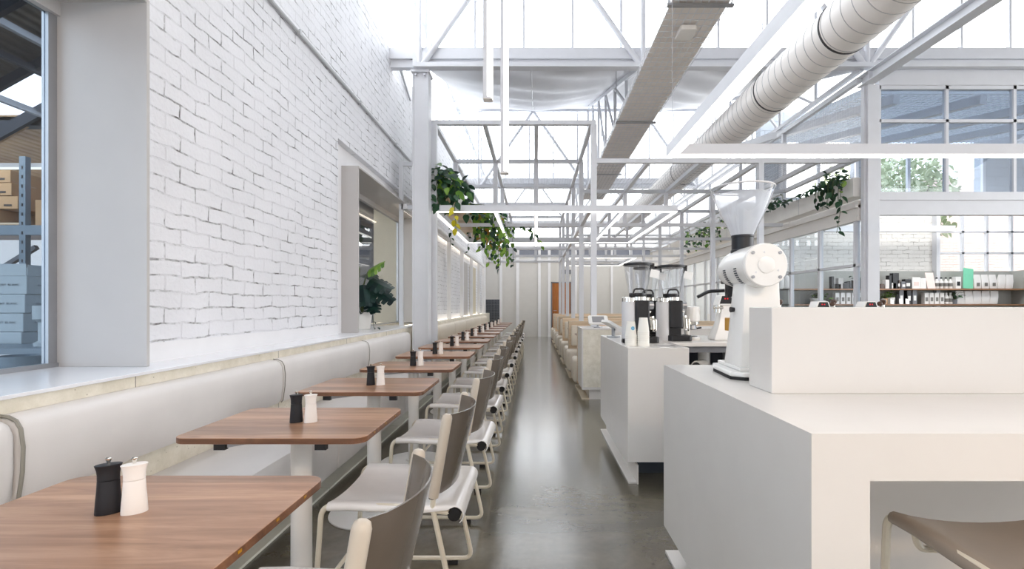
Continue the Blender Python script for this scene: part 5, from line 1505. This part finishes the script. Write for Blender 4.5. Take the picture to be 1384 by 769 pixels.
def tin(label, px, z, w, h, mat, g='x', lab=None, nm='carton'):
    x = X(px); y = SF+.10
    t = thing(nm, label, 'box', (x, y, z), g)
    MB().box(x-w/2, x+w/2, y-.05, y+.05, z, z+h).build('body', mat, t, bevel=.004)
    if lab: MB().box(x-w*.3, x+w*.3, y-.0525, y-.0502, z+h*.25, z+h*.6).build('label', lab, t)
def bottle(label, px, z, r, h, mat, g, cap='black'):
    x = X(px); y = SF+.10
    t = thing('bottle', label, 'bottle', (x, y, z), g)
    MB().lathe([(r*.9,0),(r,.01),(r,h*.62),(r*.45,h*.78),(r*.4,h*.9)], (x,y,z), 16).build('body', mat, t, smooth=True)
    MB().lathe([(r*.48,h*.88),(r*.48,h),(0,h)], (x,y,z), 12).build('cap', cap, t, smooth=True)
    MB().lathe([(r*1.02,h*.2),(r*1.02,h*.5)], (x,y,z), 16, cap=False).build('label', 'label' if mat != 'pouch' else 'pouchlab', t, smooth=True)
# upper shelf, left to right
tin('small brown jar box on upper shelf beside the right column', 1192, U, .07, .10, 'brownbox', 'x')
tin('slim pale carton on upper shelf, second from the right column', 1199, U, .08, .19, 'pouch', 'x')
tin('black slim carton standing beside the tallest black carton on upper shelf', 1203, U, .06, .28, 'black', 'x')
tin('tallest black carton on the upper shelf', 1210.5, U, .13, .33, 'black', 'x')
tin('white label box in front of the tallest black carton', 1208, U, .09, .12, 'label', 'x')
tin('brown and white jar carton right of the tallest black carton', 1214.5, U, .06, .18, 'brownbox', 'x', 'label')
tin('dark squat carton with white label, middle left of upper shelf', 1221, U, .10, .15, 'greyplastic', 'x', 'label')
tin('black wide carton beside the white filter packs', 1227, U, .13, .20, 'black', 'x', 'label')
tin('white filter pack box left of the pale pink card', 1238, U, .17, .24, 'label', 'x', 'pink')
tin('second white filter pack box touching the pale pink card', 1247.5, U, .12, .22, 'label', 'x')
t = tag(MB().bar((X(1259), SF+.06, U), (X(1259.5), SF+.14, U+.34), .17, .012, up=(0,1,0)).build('display_card', 'pink', bevel=.001), 'pale pink display card leaning on the upper shelf', 'card')
for k in range(4): bottle('%s small clear bottle with dark neck right of the pink card on upper shelf' % ORD[k], 1268+k*6.2, U, .038, .24, 'pouch' , 'small bottles on upper shelf')
tin('white carton with two dark squares left of the mint green card', 1295, U, .11, .25, 'label', 'x', 'black')
tag(MB().bar((X(1307), SF+.04, U), (X(1311), SF+.10, U+.43), .21, .012, up=(0,1,0)).build('display_card', 'mint', bevel=.001), 'mint green display card leaning on the upper shelf', 'card')
for k in range(5): pouch('white coffee bag on upper shelf, %s right of the mint card' % ORD[k], 1323+k*10.6, U, .15, .30, 'white bags on upper shelf', 0 if k < 3 else .15, k < 3)
# upper shelf seen through the glazed doors
for k, (px, w, h, mat, lb) in enumerate(((1125.5,.05,.26,'black','tall black carton'), (1134,.08,.10,'black','low black carton'), (1141.5,.10,.12,'black','wide low black carton'), (1146,.05,.15,'black','slim black carton'), (1149.5,.05,.16,'black','second slim black carton'), (1157.5,.11,.18,'black','large black carton'), (1163.5,.07,.19,'black','end black carton'))):
    tin('%s on upper shelf left of the right column, %s along' % (lb, ORD[k]), px, U, w, h, mat, 'cartons left of the column')
tin('pale tea box standing behind the low black cartons', 1136, U, .10, .22, 'box_grey', 'x')
# lower shelf
for k in range(5): 
    px = 1131.5+k*7.6
    tin('white sleeved carton with grey stripe on lower shelf left of column, %s along' % ORD[k], px, Lw, .085, .24, 'pouch', 'striped cartons left of the column', 'pouchlab')
for k in range(4): tin('white striped carton in a row on the lower shelf, %s right of the canisters' % ORD[k], 1252+k*7.0, Lw, .085, .24, 'pouch', 'striped cartons right of the column', 'pouchlab')
for k in range(2): bottle('white canister with dark label beside the dark plant on lower shelf, %s' % ORD[k], 1281+k*5.5, Lw, .045, .24, 'pouch', 'white canisters', 'pouch')
for k in range(5): pouch('white coffee bag at the right end of lower shelf, %s along' % ORD[k], 1300+k*11.0, Lw, .17, .28, 'white bags on lower shelf', .05*k, False)
for k, (px, h) in enumerate(((1218, .30), (1228.5, .29), (1236, .30))): tin('grey and white striped tube carton in the lower shelf middle, %s along' % ORD[k], px, Lw, .09, h, 'greyplastic' if k != 1 else 'black', 'tube cartons', 'label')
for k, px in enumerate((1192.5, 1204, 1216, 1224.5)): tag(MB().bar((X(px), SF+.02, Lw), (X(px)+.02, SF+.05, Lw+.11), .08, .006, up=(0,1,0)).build('price_card', 'label'), 'small white price card leaning on lower shelf, %s from the right column' % ORD[k], 'card', 'price cards')
def potplant(label, px, z, pm, r, h, n, leafm, sz, spread, y=SF+.12):
    x = X(px); t = thing('potted_plant', label, 'plant', (x, y, z))
    MB().lathe([(r*.8,0),(r,h),(r*.9,h),(r*.8,h*.8)], (x,y,z), 20).build('pot', pm, t, smooth=True)
    s = MB(); l = MB()
    for k in range(n):
        a = random.uniform(0, 2*PI); rr = spread*random.random(); zz = z+h+random.uniform(.02, spread*1.1)
        q = Vector((x+rr*math.cos(a), y+rr*math.sin(a)*.7, zz)); s.sweep([(x,y,z+h*.8), q], .003, 4)
        leaf(l, q, (math.cos(a), math.sin(a), random.uniform(-.4,.4)), sz)
    s.build('stem', 'vine', t); l.build('foliage', leafm, t)
potplant('leafy green plant in a white pot on lower shelf beside the right column', 1206, Lw, 'planter', .085, .14, 26, 'leaf_light', .07, .12)
potplant('small green sprig in a clay pot next to the column', 1197, Lw, 'clay', .05, .12, 14, 'leaf_light', .06, .10, SF+.08)
potplant('dark leafy plant in the middle of the lower shelf among the canisters', 1290, Lw, 'greyplastic', .05, .10, 22, 'leaf_dark', .09, .15, SF+.06)
potplant('sprig with dark leaves at the right of the black cartons on upper shelf', 1160, U, 'black', .04, .10, 10, 'leaf_dark', .08, .2)
potplant('succulent bowl with pale leaves seen through the glazed doors', 1105, Lw, 'planter', .12, .12, 30, 'leaf_dark', .08, .11)
potplant('upright green leafy plant left of the striped cartons behind the doors', 1114.5, Lw, 'planter', .05, .08, 18, 'leaf_light', .10, .14)
potplant('small pale green plant on the bench behind the domed grinder', 0, 0, 'planter', .05, .08, 24, 'leaf_light', .05, .09, 0) if False else None
# hanging tote bags behind the doors
for k, (px, lb) in enumerate(((1066, 'left of two'), (1074, 'right of two'))):
    x = (px-723)/66.; t = thing('paper_bag', 'white paper bag standing on the side shelf behind the glazed doors, ' + lb, 'bag', (x, 10.3, 1.56), 'white bags on the side shelf')
    MB().lathe([(.03,0),(.055,.02),(.06,.2),(.03,.27),(.012,.29)], (x,10.3,1.56), 14, sy=.5).build('bag', 'pouch', t, smooth=True)
# ---- trees outside the shop windows
def tree(label, x, y, h, r, n, seedv):
    rr = random.Random(seedv); t = thing('garden_tree', label, 'tree', (x, y, 0), 'trees outside')
    MB().tube([(x,y,-.1),(x+.1,y,h*.4),(x-.05,y+.05,h*.8)], .09, .3, 8).build('trunk', 'bark', t, smooth=True)
    b = MB()
    for k in range(9): 
        a = rr.uniform(0, 2*PI); b.sweep([(x,y,h*rr.uniform(.35,.6)), (x+r*.8*math.cos(a), y+r*.5*math.sin(a), h*rr.uniform(.6,1.0))], [.035,.012], 6)
    b.build('branch', 'bark', t)
    l = MB()
    for k in range(n*2):
        a, e, q = rr.uniform(0, 2*PI), rr.uniform(-1,1), rr.random()**.4*r
        p = (x+q*math.cos(a)*math.sqrt(1-e*e), y+q*math.sin(a)*math.sqrt(1-e*e), h*.78+q*e*1.2)
        leaf(l, p, (rr.uniform(-1,1), rr.uniform(-1,1), rr.uniform(-1,.4)), .19)
    l.build('foliage', 'leaf_pale', t)
tree('bushy tree outside the upper shop window, left one', 9.9, 13.2, 5.2, 1.25, 600, 21)
tree('bushy tree outside the upper shop window, right one', 11.2, 14.8, 5.6, 1.2, 500, 22)
tree('slender tree outside beyond the bushy trees, tallest one', 12.3, 18.6, 7.0, 1.5, 500, 23)

# ================================================================== WAREHOUSE GOODS
rk = thing('pallet_rack', 'blue-grey steel storage rack behind the first window', 'rack', (-5, 4.8, 0))
for x in (-6.4, -4.83, -3.2):
    for y in (4.6, 5.3): 
        MB().box(x-.03, x+.03, y, y+.05, 0, 2.62).build('upright', 'rackblue', rk)
        hb = MB()
        for k in range(26): hb.box(x-.008, x+.008, y-.001, y, .3+k*.088, .33+k*.088)
        hb.build('slots', 'black', rk)
for z in (.9, 1.93): 
    for (xa_, xb_) in ((-6.37,-4.86),(-4.80,-3.23)): MB().box(xa_, xb_, 4.6, 4.65, z-.05, z+.04).build('beam', 'rackblue', rk); MB().box(xa_, xb_, 4.65, 5.35, z, z+.025).build('deck', 'shelf_wood', rk)
MB().bar((-6.3,4.9,1.0),(-5.0,4.9,1.8),.04).build('brace', 'greyplastic', rk)
def carton(label, x, y, z, w, d, h, rz=0., mat='carton', g='brown cartons on the rack', prt=True, lab=False, text=None):
    t = thing('carton', label, 'box', (x, y, z), g); t.rotation_euler.z = rz
    MB().box(-w/2, w/2, -d/2, d/2, 0, h).build('body', mat, t, bevel=.004, world=False)
    MB().box(-w/2-.001, w/2+.001, -.025, .025, h, h+.0015).build('tape', 'tape', t, world=False)
    if prt: MB().box(w*.12, w*.34, -d/2-.002, -d/2-.0005, h*.2, h*.36).box(-w*.3, -w*.22, -d/2-.002, -d/2-.0005, h*.4, h*.75).build('printed_mark', 'print', t, world=False)
    if lab: MB().box(-w*.25, w*.05, -d/2-.002, -d/2-.0005, h*.3, h*.85).build('paper_label', 'label', t, world=False)
    if text:
        for (s, face, sx) in text:
            cu = bpy.data.curves.new('lettering', 'FONT'); cu.body = s; cu.size = .055*sx; cu.align_x = 'CENTER'; cu.align_y = 'CENTER'; cu.extrude = .0005; cu.space_character = 1.25
            cu.materials.append(M['faintprint'])
            o0 = bpy.data.objects.new('lettering_curve', cu); COL.objects.link(o0)
            bpy.context.view_layer.update()
            me = bpy.data.meshes.new_from_object(o0.evaluated_get(bpy.context.evaluated_depsgraph_get()))
            bpy.data.objects.remove(o0); bpy.data.curves.remove(cu)
            o = bpy.data.objects.new('lettering', me); COL.objects.link(o); o.parent = t
            if face == 'front': o.location = (w/2-.115, -d/2-.0015, h*.5); o.rotation_euler = (PI/2, 0, 0)
            else: o.location = (w/2+.0015, 0, h*.5); o.rotation_euler = (PI/2, 0, PI/2)
    return t
rows_ = [(-5.28, 0), (-5.72, 0), (-5.10, 1), (-5.46, 1), (-5.82, 1), (-5.14, 2), (-5.50, 2), (-5.86, 2), (-5.16, 3), (-5.62, 3)]
for k, (x, r_) in enumerate(rows_):
    carton('brown cardboard carton with dark print on the rack, row %s from its deck, number %s' % (ORD[r_], ORD[k]) if False else 'brown printed carton on the left rack bay, %s row up, %s piled' % (ORD[r_], ORD[k]), x, 4.85, 1.97+.04+r_*.125, .34, .4, .12, random.uniform(-.05,.05))
pal = MB()
for k in range(5): pal.box(-6.2, -4.9, 4.66+k*.13, 4.74+k*.13, 1.985, 2.005)
pal.box(-6.2,-4.9,4.68,4.72,1.957,1.985).box(-6.2,-4.9,5.2,5.24,1.957,1.985)
tag(pal.build('timber_pallet', 'pale_wood'), 'low timber pallet under the brown cartons on the rack', 'pallet')
carton('brown carton with a white paper label on the right rack bay', -4.55, 4.85, 1.957, .42, .4, .26, .05, lab=True)
for k in range(3): tag(MB().box(-4.74+k*.13, -4.68+k*.13, 4.78, 4.9, 2.2175, 2.40).build('orange_tube', 'orange', bevel=.004), 'orange and white striped upright carton atop the labelled carton, %s' % ORD[k], 'box', 'orange cartons')
carton('brown carton on the lower deck of the right rack bay', -4.6, 4.9, .927, .4, .4, .5, 0)
carton('open brown carton stacked on the lower deck carton', -4.5, 4.9, 1.427, .36, .36, .28, .1, prt=True)
# white cartons on a bench by the glass
bn = thing('packing_bench', 'dark topped packing bench holding the white cartons behind the glass', 'bench', (-3.4, 3.1, 0))
MB().box(-4.6, -2.75, 2.75, 3.55, .94, .975).build('top', 'rackblue', bn)
for x in (-4.55, -2.82):
    for y in (2.8, 3.48): MB().box(x, x+.05, y, y+.05, 0, .94).build('leg', 'black', bn)
MB().box(-4.5, -2.85, 2.8, 3.5, .55, .57).build('shelf', 'rackblue', bn)
rz = math.radians(-3)
zz = .975
for k, h in enumerate((.074, .116, .116, .116)):
    carton(['flat white carton at the bottom of the stack behind the glass', 'white lettered carton, second from the bottom of the stack', 'white lettered carton directly under the open one', 'open white lettered carton on top of the stack'][k], -3.45+.004*k, 3.15, zz, .50, .18, h, rz+.02*k, 'whitecarton', 'white lettered cartons', False, False, None if k == 0 else [('MENT BLANC', 'front', .36), ('~ blanc ~', 'side', .30)])
    zz += h+.002
tp = bpy.data.objects['carton']  # open flaps on the top carton
top = [o for o in bpy.data.objects if o.name.startswith('carton') and o.get('label','').startswith('open white')][0]
MB().box(-.25, .25, -.094, -.090, .116, .19).build('flap', 'whitecarton', top, world=False)
MB().box(.250, .254, -.085, .085, .116, .185).build('flap', 'whitecarton', top, world=False)
MB().box(-.25, .25, .090, .094, .116, .18).build('flap', 'whitecarton', top, world=False)
t = thing('roll_dispenser', 'clear and white roll dispenser standing beside the white cartons', 'dispenser', (-2.95, 2.9, .975))
MB().lathe([(.05,0),(.05,.02),(.03,.03),(.03,.14),(.055,.16),(.055,.24)], (-2.93,2.92,.975), 18).build('body', 'whitecarton', t, smooth=True)
t = thing('metal_bucket', 'dark ribbed bucket low behind the first window', 'bucket', (-2.62, 2.5, .72))
MB().lathe([(.08,0),(.10,.20),(.095,.20),(.075,.01)], (-2.64,2.52,.76), 22).build('body', 'rackblue', t, smooth=True)
MB().box(-2.8, -2.45, 2.3, 2.72, 0, .76).build('stand', 'greyplastic', t)
sk = MB()
for k in range(10):
    sk.sphere((-3.55+.09*k, 2.98+.02*math.sin(k*3), .61+.03*math.sin(k*2)), .075, 1.3, 1, .5, 10, 6)
tag(sk.build('sack_pile', 'carton', smooth=True), 'crumpled brown sacks piled on the shelf under the packing bench', 'sacks', kind='stuff')

# ================================================================== LIGHT, SKY, CAMERA
w = bpy.data.worlds.new('overcast_sky'); SC.world = w; w.use_nodes = True
nt = w.node_tree
for n in list(nt.nodes): nt.nodes.remove(n)
bg = nt.nodes.new('ShaderNodeBackground'); bg.inputs['Color'].default_value = (.97, .985, 1.0, 1); bg.inputs['Strength'].default_value = SKY
wo = nt.nodes.new('ShaderNodeOutputWorld'); nt.links.new(bg.outputs[0], wo.inputs[0])

def area(name, loc, rot, sx, sy, power, col, label):
    l = bpy.data.lights.new(name, 'AREA'); l.shape = 'RECTANGLE'; l.size = sx; l.size_y = sy; l.energy = power; l.color = col
    o = bpy.data.objects.new(name, l); o.location = loc; o.rotation_euler = rot; COL.objects.link(o)
    return o
# lamps: warm track lights behind the viewer, then added fill lights for the end wall and side rooms
area('track_lamp', (2.2, -2.2, 3.4), (math.radians(38), 0, 0), 3, .4, P_FRONT, (1,.74,.5), '')
area('end_wall_fill', (1.2, 16.8, 3.25), (math.radians(50), 0, 0), 5, .3, P_END, (1,.95,.88), '')  # added fill to brighten the far end wall
area('shop_fill', (8.0, 8.9, 4.05), (0, 0, 0), 3, 1.5, P_SHOP, (1,.97,.92), '')  # added fill, no fitting: lifts the shop interior
area('far_room_fill', (6.3, 14.5, 3.35), (0, 0, 0), 2.5, 6, P_FAR, (1,.95,.86), '')  # added fill so the room past the glazed doors is not dark
area('warehouse_fill', (-5.8, 4.0, 2.95), (0, 0, 0), 2, 1, P_WARE, (1,.97,.92), '')  # added fill over the warehouse goods
area('warehouse_end_fill', (-7.5, 6.8, 3.25), (0, 0, 0), 3, 1.6, P_WARE, (1,.93,.8), '')  # second added fill, towards the warehouse end wall
area('side_room_fill', (-2.75, 7.4, 3.1), (0, 0, 0), .7, 2, P_SIDE, (1,.95,.86), '')  # added fill brightening the view behind the second window

cam = bpy.data.cameras.new('camera'); co = bpy.data.objects.new('camera', cam); COL.objects.link(co)
co.location = (0, 0, 1.22); co.rotation_euler = (PI/2, 0, 0)
cam.sensor_width = 36; cam.lens = 660/1384*36; cam.shift_x = -31/1384; cam.shift_y = 27.5/1384
cam.clip_start = .05; cam.clip_end = 200
SC.camera = co
SC.view_settings.view_transform = 'Standard'; SC.view_settings.look = 'None'; SC.view_settings.gamma = 1
SC.view_settings.use_curve_mapping = False
SC.view_settings.exposure = EXPO
SC.cycles.use_denoising = True
SC.cycles.max_bounces = 9; SC.cycles.diffuse_bounces = 5; SC.cycles.glossy_bounces = 4; SC.cycles.transparent_max_bounces = 24; SC.cycles.transmission_bounces = 4
SC.cycles.sample_clamp_indirect = 6
